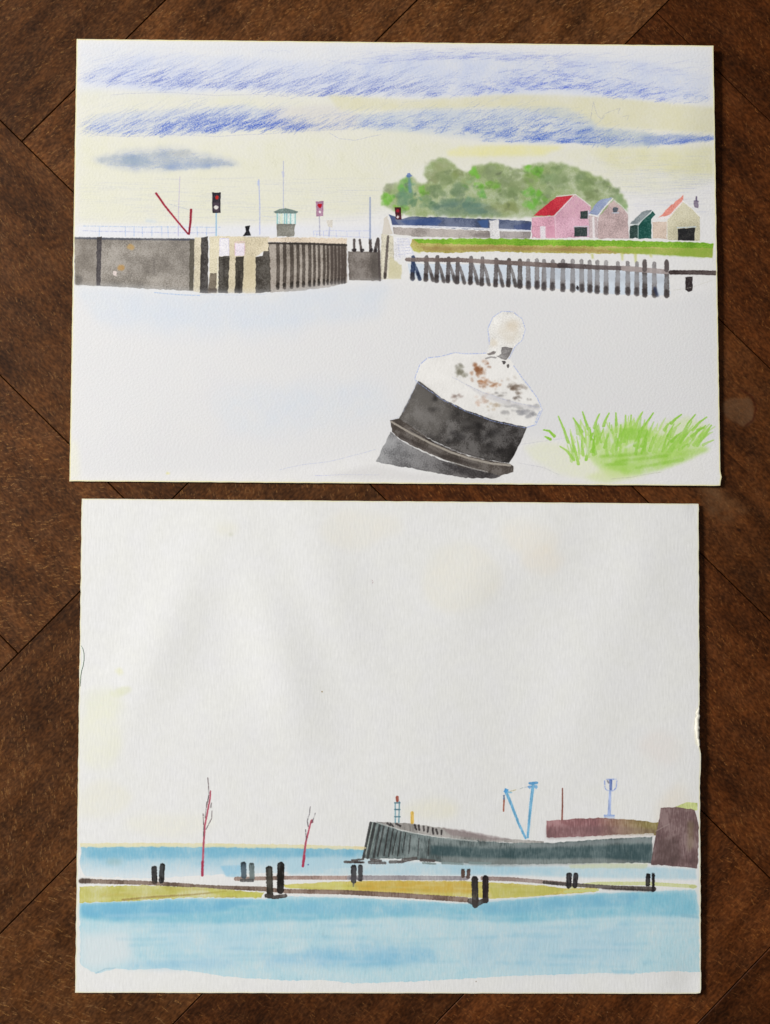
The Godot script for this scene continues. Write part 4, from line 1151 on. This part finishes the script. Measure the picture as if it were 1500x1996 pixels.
	brush([560, 1711, 667, 1711, 690, 1711], 7, 8, Color8(166, 142, 134), 0.9, {"mot": 0.6})
	brush([680, 1711, 780, 1711, 909, 1712], 9, 8, Color8(156, 150, 154), 0.88, {"mot": 0.6})
	brush([940, 1712, 1000, 1714, 1048, 1718, 1107, 1723], 8, 7, Color8(158, 140, 134), 0.88, {"mot": 0.6})
	brush([1060, 1720, 1107, 1724, 1150, 1727, 1195, 1730, 1274, 1733], 6, 9, Color8(92, 84, 80), 0.92, {"mot": 0.6})
	brush([1175, 1732, 1272, 1736], 3, 4, Color8(62, 56, 54), 0.6, {"soft": 1})
	# posts in pairs
	for q in [[300, 1693, 301, 1718, 11, 34, 32, 32], [316, 1688, 314, 1717, 10.5, 42, 42, 42], [474, 1685, 475, 1708, 11, 62, 76, 86], [490, 1687, 491, 1711, 10.5, 92, 104, 104], [524, 1694, 526, 1745, 13, 52, 50, 44], [547, 1687, 546, 1736, 14, 40, 38, 36], [689, 1691, 689, 1717, 11, 52, 50, 52], [702, 1690, 702, 1714, 9, 50, 48, 50],
			[902, 1698, 902, 1708, 7.5, 112, 92, 82], [913, 1698, 912, 1710, 7, 104, 86, 80], [925, 1714, 926, 1764, 13, 62, 58, 56], [946, 1712, 946, 1755, 12, 52, 44, 44], [1109, 1706, 1108, 1727, 10.5, 44, 42, 44], [1122, 1706, 1120, 1727, 9.5, 46, 44, 46], [1263, 1707, 1262, 1724, 9, 40, 38, 40], [1273, 1706, 1273, 1736, 5.5, 44, 40, 42]]:
		brush([q[0], q[1], q[2], q[3]], q[4], q[4] * 0.94, Color8(q[5], q[6], q[7]), 0.93, {"mot": 0.7, "wob": 1.0, "gran": 0.35})
		brush([q[0] - q[4] * 0.3, q[1] - 3, q[0] + q[4] * 0.3, q[1] - 3], 3, 3, Color8(30, 30, 30), 0.4)
	brush([519, 1746, 535, 1749, 556, 1746], 8, 7, Color8(72, 66, 62), 0.85, {"mot": 0.7})
	brush([470, 1716, 492, 1716], 6, 6, Color8(84, 84, 84), 0.85)
	brush([684, 1712, 706, 1712], 6, 4, Color8(88, 86, 92), 0.6, {"soft": 1})
	brush([689, 1718, 688, 1728], 6, 2, Color8(90, 92, 90), 0.6)
	brush([916, 1756, 928, 1762, 946, 1754], 11, 9, Color8(64, 58, 56), 0.8, {"mot": 0.7})
	brush([298, 1720, 304, 1724], 6, 3, Color8(96, 80, 72), 0.6)
	# withies
	var red := Color8(188, 92, 110)
	brush([394, 1705, 395, 1680, 396, 1650, 399, 1608, 403, 1588, 406, 1572, 409, 1556, 410, 1542], 4.2, 2.6, red, 0.92, {"wob": 0.5})
	brush([394, 1706, 394, 1680], 5, 4, Color8(166, 58, 82), 0.8)
	for q in [[405, 1515, 406, 1530, 407, 1548, 404, 1566, 402, 1580], [395, 1586, 396, 1610, 396, 1630], [413, 1579, 412, 1594, 406, 1608, 401, 1618], [403, 1562, 401, 1580, 400, 1596], [412, 1564, 410, 1576]]:
		pencil(q, 1.7, Color8(104, 90, 94), 0.95)
	brush([590, 1688, 592, 1668, 596, 1640, 601, 1620, 606, 1600], 4.6, 2.6, red, 0.92, {"wob": 0.5})
	brush([590, 1688, 593, 1668], 5, 4, Color8(172, 60, 88), 0.8)
	dab(607, 1601, 3, 4, Color8(168, 70, 88), 0.8)
	for q in [[605, 1571, 603, 1585, 599, 1600, 600, 1612], [614, 1584, 611, 1594, 607, 1606], [595, 1616, 596, 1628, 597, 1640]]:
		pencil(q, 1.7, Color8(104, 98, 104), 0.95)
	dab(599, 1685, 1.6, 1.6, Color8(96, 120, 170), 0.8)
	# the jetty
	wash([732, 1602, 800, 1605, 880, 1617, 960, 1633, 1060, 1640, 1060, 1646, 920, 1638, 853, 1631, 780, 1618], Color8(160, 156, 152), 0.92, {"mot": 0.6})
	wash([860, 1614, 900, 1618, 960, 1630, 1000, 1636, 960, 1638, 880, 1628], Color8(150, 136, 136), 0.7, {"soft": 1})
	wash([722, 1603, 736, 1603, 780, 1619, 853, 1632, 920, 1638, 993, 1643, 1077, 1643, 1165, 1636, 1271, 1631, 1272, 1682, 1165, 1682, 1077, 1684, 960, 1685, 858, 1680, 780, 1674, 707, 1673], Color8(108, 120, 120), 0.95, {"mot": 0.7, "gran": 0.5, "rim": 0.2})
	wash([840, 1648, 960, 1655, 1100, 1652, 1268, 1645, 1270, 1678, 1165, 1672, 1060, 1674, 940, 1674, 840, 1666], Color8(62, 84, 88), 0.72, {"soft": 2, "mot": 0.7, "gran": 0.5})
	wash([860, 1670, 1070, 1676, 1180, 1674, 1240, 1680, 1165, 1684, 1077, 1686, 960, 1688, 860, 1682], Color8(136, 142, 140), 0.55, {"soft": 2, "mot": 0.9})
	wash([1002, 1646, 1100, 1643, 1200, 1637, 1268, 1634, 1268, 1640, 1180, 1644, 1080, 1650, 1000, 1652], Color8(132, 140, 142), 0.6, {"soft": 1})
	for q in [[722, 1604, 708, 1672, 5], [730, 1605, 716, 1672, 5], [740, 1608, 728, 1670, 4], [748, 1610, 736, 1668, 3.4], [757, 1613, 748, 1668, 3], [766, 1616, 757, 1670, 2.4], [774, 1620, 764, 1666, 2], [781, 1622, 775, 1668, 2.4], [790, 1624, 784, 1662, 1.8], [800, 1628, 796, 1664, 1.8], [816, 1634, 814, 1668, 1.6], [836, 1636, 834, 1668, 1.6]]:
		brush([q[0], q[1], q[2], q[3]], q[4], q[4], Color8(58, 58, 58), 0.7, {"mot": 0.6, "wob": 0.6})
	brush([726, 1604, 712, 1666], 1.6, 1.6, Color8(190, 198, 190), 0.8, {"rim": 0.0})
	brush([735, 1606, 722, 1664], 1.4, 1.4, Color8(160, 172, 164), 0.6, {"rim": 0.0})
	for i in 60:
		var x := rng.randf_range(780, 1240)
		var y := rng.randf_range(1644, 1660)
		brush([x, y, x, y + rng.randf_range(6, 18)], 1.2, 1.2, Color8(46, 64, 66) if rng.randf() < 0.65 else Color8(150, 160, 158), 0.3, {"rim": 0.0})
	for q in [[761, 1606, 766, 1611], [772, 1606, 780, 1610], [808, 1608, 811, 1617], [816, 1609, 817, 1618], [825, 1611, 826, 1619], [834, 1613, 833, 1621], [843, 1615, 844, 1625], [850, 1617, 852, 1625], [860, 1619, 860, 1626], [755, 1605, 760, 1609]]:
		brush(q, 4.2, 3.6, Color8(62, 58, 58), 0.82, {"mot": 0.5})
	brush([738, 1605, 800, 1623, 870, 1634, 930, 1640], 2.4, 2.4, Color8(206, 208, 204), 0.6, {"rim": 0.0, "mot": 0.6})
	for q in [[672, 1680, 708, 1681, 5], [686, 1677, 708, 1675, 4], [720, 1681, 750, 1682, 6.5], [724, 1676, 742, 1678, 6], [760, 1680, 785, 1680, 6], [786, 1677, 810, 1673, 8], [820, 1676, 846, 1678, 6], [824, 1682, 848, 1684, 4], [862, 1682, 902, 1684, 4.5], [915, 1682, 955, 1683, 5]]:
		brush([q[0], q[1], q[2], q[3]], q[4], q[4] * 0.8, Color8(88, 82, 80) if q[0] < 850 and q[1] < 1682 else Color8(136, 152, 152), 0.82, {"mot": 0.8})
	brush([692, 1681, 706, 1681], 3.5, 3, Color8(56, 48, 46), 0.8)
	# things standing on the jetty
	brush([770, 1565, 770, 1603], 2.4, 2.4, Color8(112, 158, 172), 0.9, {"rim": 0.0, "wob": 0.4})
	brush([778, 1563, 777, 1603], 2.6, 2.6, Color8(100, 146, 160), 0.9, {"rim": 0.0, "wob": 0.4})
	for y in [1565, 1578, 1592]:
		brush([769, y, 779, y], 2.6, 2.6, Color8(80, 116, 130), 0.9, {"rim": 0.0, "wob": 0.3})
	brush([774, 1554, 774, 1561], 5.5, 5.5, Color8(158, 84, 70), 0.95)
	brush([803, 1584, 803, 1603], 6, 6.5, Color8(228, 190, 96), 0.92, {"wob": 0.5})
	var crane := Color8(114, 176, 214)
	brush([985, 1541, 997, 1570, 1010, 1604, 1024, 1634], 5.6, 4.2, crane, 0.92, {"wob": 0.7})
	brush([1039, 1527, 1035, 1560, 1031, 1600, 1028, 1632], 6, 4.4, crane, 0.92, {"wob": 0.7})
	dab(986, 1541, 5, 5, Color8(86, 158, 214), 0.9)
	brush([990, 1544, 997, 1545], 4, 2.4, Color8(140, 190, 216), 0.8)
	brush([1032, 1527, 1046, 1526], 5, 5, Color8(92, 156, 206), 0.85)
	dab(1032, 1534, 4, 4, Color8(110, 164, 216), 0.8)
	dab(1044, 1534, 3.4, 4, Color8(120, 176, 220), 0.8)
	brush([982, 1551, 982, 1558], 3.4, 3.2, Color8(110, 130, 160), 0.85)
	brush([982, 1560, 981, 1581], 3, 2.6, Color8(160, 92, 72), 0.9, {"wob": 0.4})
	pencil([994, 1542, 1006, 1539], 1.3, Color8(190, 176, 120), 0.9)
	pencil([1012, 1538, 1020, 1535], 1.1, Color8(170, 180, 180), 0.8)
	pencil([1022, 1535, 1030, 1533], 1.1, Color8(150, 170, 190), 0.8)
	brush([1096, 1537, 1096, 1570, 1095, 1598], 2.4, 3.4, Color8(146, 96, 86), 0.92, {"wob": 0.3})
	var lamp := Color8(148, 168, 224)
	pencil([1178, 1521, 1178, 1536, 1184, 1541, 1196, 1541, 1201, 1535, 1202, 1521], 2.2, lamp, 0.9)
	pencil([1180, 1519, 1201, 1519], 2.0, lamp, 0.85)
	brush([1190, 1522, 1190, 1538], 6, 5, Color8(98, 120, 182), 0.9, {"wob": 0.4})
	brush([1184, 1522, 1186, 1526], 3, 3, Color8(136, 136, 150), 0.8)
	brush([1189, 1542, 1188, 1562, 1187, 1588], 4.4, 6.4, Color8(166, 184, 228), 0.9, {"wob": 0.5})
	brush([1178, 1590, 1196, 1590], 4, 4, Color8(158, 180, 224), 0.85)
	brush([1178, 1594, 1196, 1594], 3, 3, Color8(190, 204, 230), 0.7)
	# wall behind and the block at the right
	wash([1065, 1600, 1110, 1597, 1165, 1594, 1230, 1598, 1283, 1604, 1278, 1628, 1165, 1630, 1065, 1633], Color8(156, 112, 114), 0.93, {"mot": 0.6, "gran": 0.4, "to": Color8(146, 132, 84), "axis": [1160, 1610, 1260, 1612]})
	wash([1066, 1612, 1180, 1610, 1276, 1616, 1276, 1628, 1165, 1631, 1066, 1634], Color8(120, 96, 98), 0.4, {"soft": 3, "mot": 0.8})
	wash([1130, 1632, 1200, 1627, 1274, 1624, 1274, 1629, 1170, 1636], Color8(226, 222, 218), 0.8, {"rim": 0.0})
	wash([1316, 1572, 1338, 1564, 1359, 1565, 1359, 1580, 1318, 1578], Color8(198, 208, 134), 0.9, {"mot": 0.5})
	wash([1288, 1574, 1320, 1574, 1353, 1578, 1358, 1594, 1362, 1614, 1361, 1650, 1359, 1692, 1310, 1688, 1268, 1685, 1275, 1644, 1282, 1606], Color8(122, 98, 98), 0.95, {"mot": 0.6, "gran": 0.4, "rim": 0.2})
	wash([1276, 1640, 1320, 1630, 1330, 1680, 1272, 1684], Color8(92, 76, 74), 0.5, {"soft": 4, "mot": 0.8, "rim": 0.0})
	wash([1340, 1600, 1352, 1600, 1352, 1650, 1340, 1660], Color8(140, 128, 92), 0.4, {"soft": 3, "rim": 0.0})
	brush([1278, 1620, 1292, 1612, 1304, 1606], 2, 1.5, Color8(170, 152, 148), 0.5)
	wash([1108, 1686, 1180, 1683, 1262, 1684, 1260, 1692, 1180, 1692, 1112, 1692], Color8(204, 212, 184), 0.75, {"soft": 1})
	# sky kept pale where the horizon cream runs behind
	brush([690, 1652, 712, 1653], 4, 3, Color8(230, 214, 170), 0.6)
	wash([1358, 1380, 1362, 1382, 1363, 1456, 1355, 1450, 1353, 1410], Color8(238, 234, 216), 0.8, {"soft": 1})


func paper_material(tex: ImageTexture, grain: ImageTexture, depth: float) -> StandardMaterial3D:
	var m := StandardMaterial3D.new()
	m.albedo_texture = tex
	m.roughness = 0.95
	m.metallic_specular = 0.18
	m.heightmap_enabled = true
	m.heightmap_texture = grain
	m.heightmap_scale = depth
	return m


func grain_texture(seed_: int, w: int, h: int, sx: float, sy: float) -> ImageTexture:
	return ImageTexture.create_from_image(Image.create_from_data(w, h, false, Image.FORMAT_L8, noise_bytes(seed_, 0.22, 3, w, h, sx, sy)))


func _ready() -> void:
	# camera
	var cam := Camera3D.new()
	cam.name = "camera"
	cam.fov = 45.0
	cam.near = 0.02
	cam.far = 30.0
	cam.position = CAM
	cam.rotation_degrees = Vector3(-90.0 + 2.74809, 0, 0)
	add_child(cam)
	cam.current = true
	# air of the room
	var we := WorldEnvironment.new()
	we.name = "environment"
	var env := Environment.new()
	env.background_mode = Environment.BG_COLOR
	env.background_color = Color(0.20, 0.195, 0.19)
	env.tonemap_mode = Environment.TONE_MAPPER_LINEAR
	env.tonemap_exposure = 0.90
	env.sdfgi_enabled = true
	env.ssao_enabled = true
	env.ssil_enabled = true
	we.environment = env
	add_child(we)
	# daylight from a window on the left, and what the room's pale ceiling sends back
	var window := AreaLight3D.new()
	window.name = "window_light"
	window.area_size = Vector2(0.5, 0.6)
	window.light_energy = 11.5
	window.light_color = Color(1.0, 0.995, 0.985)
	window.shadow_enabled = true
	add_child(window)
	window.look_at_from_position(Vector3(-2.15, 1.6, -0.75), Vector3(0, 0, 0))
	var ceiling := AreaLight3D.new()
	ceiling.name = "ceiling_light"
	ceiling.area_size = Vector2(2.2, 2.2)
	ceiling.light_energy = 1.3
	ceiling.light_color = Color(1.0, 0.995, 0.985)
	ceiling.shadow_enabled = true
	add_child(ceiling)
	ceiling.look_at_from_position(Vector3(-0.3, 2.4, 0.0), Vector3(-0.3, 0, 0.0), Vector3(0, 0, -1))

	jit.seed = 4
	jit.frequency = 0.02
	jit.fractal_octaves = 3
	rng.seed = 1
	n_mottle = noise_bytes(1, 0.012, 4, NW, NH)
	n_cloud = noise_bytes(2, 0.035, 4, NW, NH)
	n_fine = noise_bytes(3, 0.12, 3, NW, NH)
	n_tooth = noise_bytes(4, 0.30, 2, NW, NH)
	build_floor()

	# upper sheet
	var q0 := PackedVector2Array([Vector2(149, 76), Vector2(1390, 89), Vector2(1404, 947), Vector2(135, 938)])
	rng.seed = 21
	paper_start(1264, 868, q0, Color8(232, 231, 231))
	paint_lock()
	paper_edges(1.0)
	var upper := sheet("watercolour_sheet", 0, q0, paper_material(canvas_texture(), grain_texture(91, 1264, 868, 1.4, 1.4), 0.006))
	tag(upper, "upper sheet of paper with watercolour of a harbour lock, houses and leaning bollard", "painting", "watercolour sheets on the parquet")
	# lower sheet, of a ribbed paper
	var q1 := PackedVector2Array([Vector2(159, 972), Vector2(1361, 982), Vector2(1366, 1937), Vector2(146, 1935)])
	rng.seed = 22
	n_tooth = noise_bytes(5, 0.30, 2, NW, NH, 1.0, 6.0)
	paper_start(1214, 960, q1, Color8(232, 232, 231))
	paint_jetty()
	paper_edges(0.6)
	var lower := sheet("watercolour_sheet", 1, q1, paper_material(canvas_texture(), grain_texture(92, 1214, 960, 1.2, 6.0), 0.005))
	tag(lower, "lower buckled sheet of paper with watercolour of a jetty, sandbank and blue water", "painting", "watercolour sheets on the parquet")

	# the torn place in its right edge: loose fibres standing up
	var tear := SurfaceTool.new()
	tear.begin(Mesh.PRIMITIVE_TRIANGLES)
	var n := 18
	rng.seed = 9
	for i in n + 1:
		var t := float(i) / n
		var y := lerpf(1376, 1462, t)
		var w := 9.5 * sin(PI * pow(t, 0.8)) * rng.randf_range(0.6, 1.1) + 0.6
		var xo := 1363.2 + rng.randf_range(-1.4, 0.8)
		var base := lift(1, 0.995, (y - 980.0) / 955.0, xo, y) * 0.001
		for k in 3:
			var x := xo - w * (1.0 - k * 0.5)
			var h: float = base + [0.00006, 0.0016 * sin(PI * t) * rng.randf_range(0.3, 1.0) + 0.0001, -0.0001][k]
			tear.add_vertex(spot(x, y, h) - lower.position)
	for i in n:
		for k in 2:
			var a := i * 3 + k
			for v in [a, a + 1, a + 4, a, a + 4, a + 3]:
				tear.add_index(v)
	tear.generate_normals()
	var torn := obj("torn_edge", tear.commit(), plain(Color8(240, 236, 222), 1.0), lower)
	tag(torn, "ragged cream torn spot on the right edge")

	# a wisp of green thread on the left edge of the lower sheet
	var path := PackedVector3Array()
	for q in [Vector2(157, 1258), Vector2(160.5, 1264), Vector2(162.8, 1274), Vector2(163, 1286), Vector2(161, 1298), Vector2(158, 1308), Vector2(156.5, 1318), Vector2(156, 1328), Vector2(155.5, 1338)]:
		var h := lift(1, 0.006, (q.y - 975.0) / 960.0, q.x, q.y) * 0.001 + 0.00016
		path.append(spot(q.x, q.y, h))
	var start := path[0]
	for i in path.size():
		path[i] -= start
	var thread := obj("thread", tube(path, 0.00011), plain(Color8(150, 180, 160), 0.9))
	thread.position = start
	tag(thread, "short wisp of green thread curled on the lower sheet's left edge", "thread")
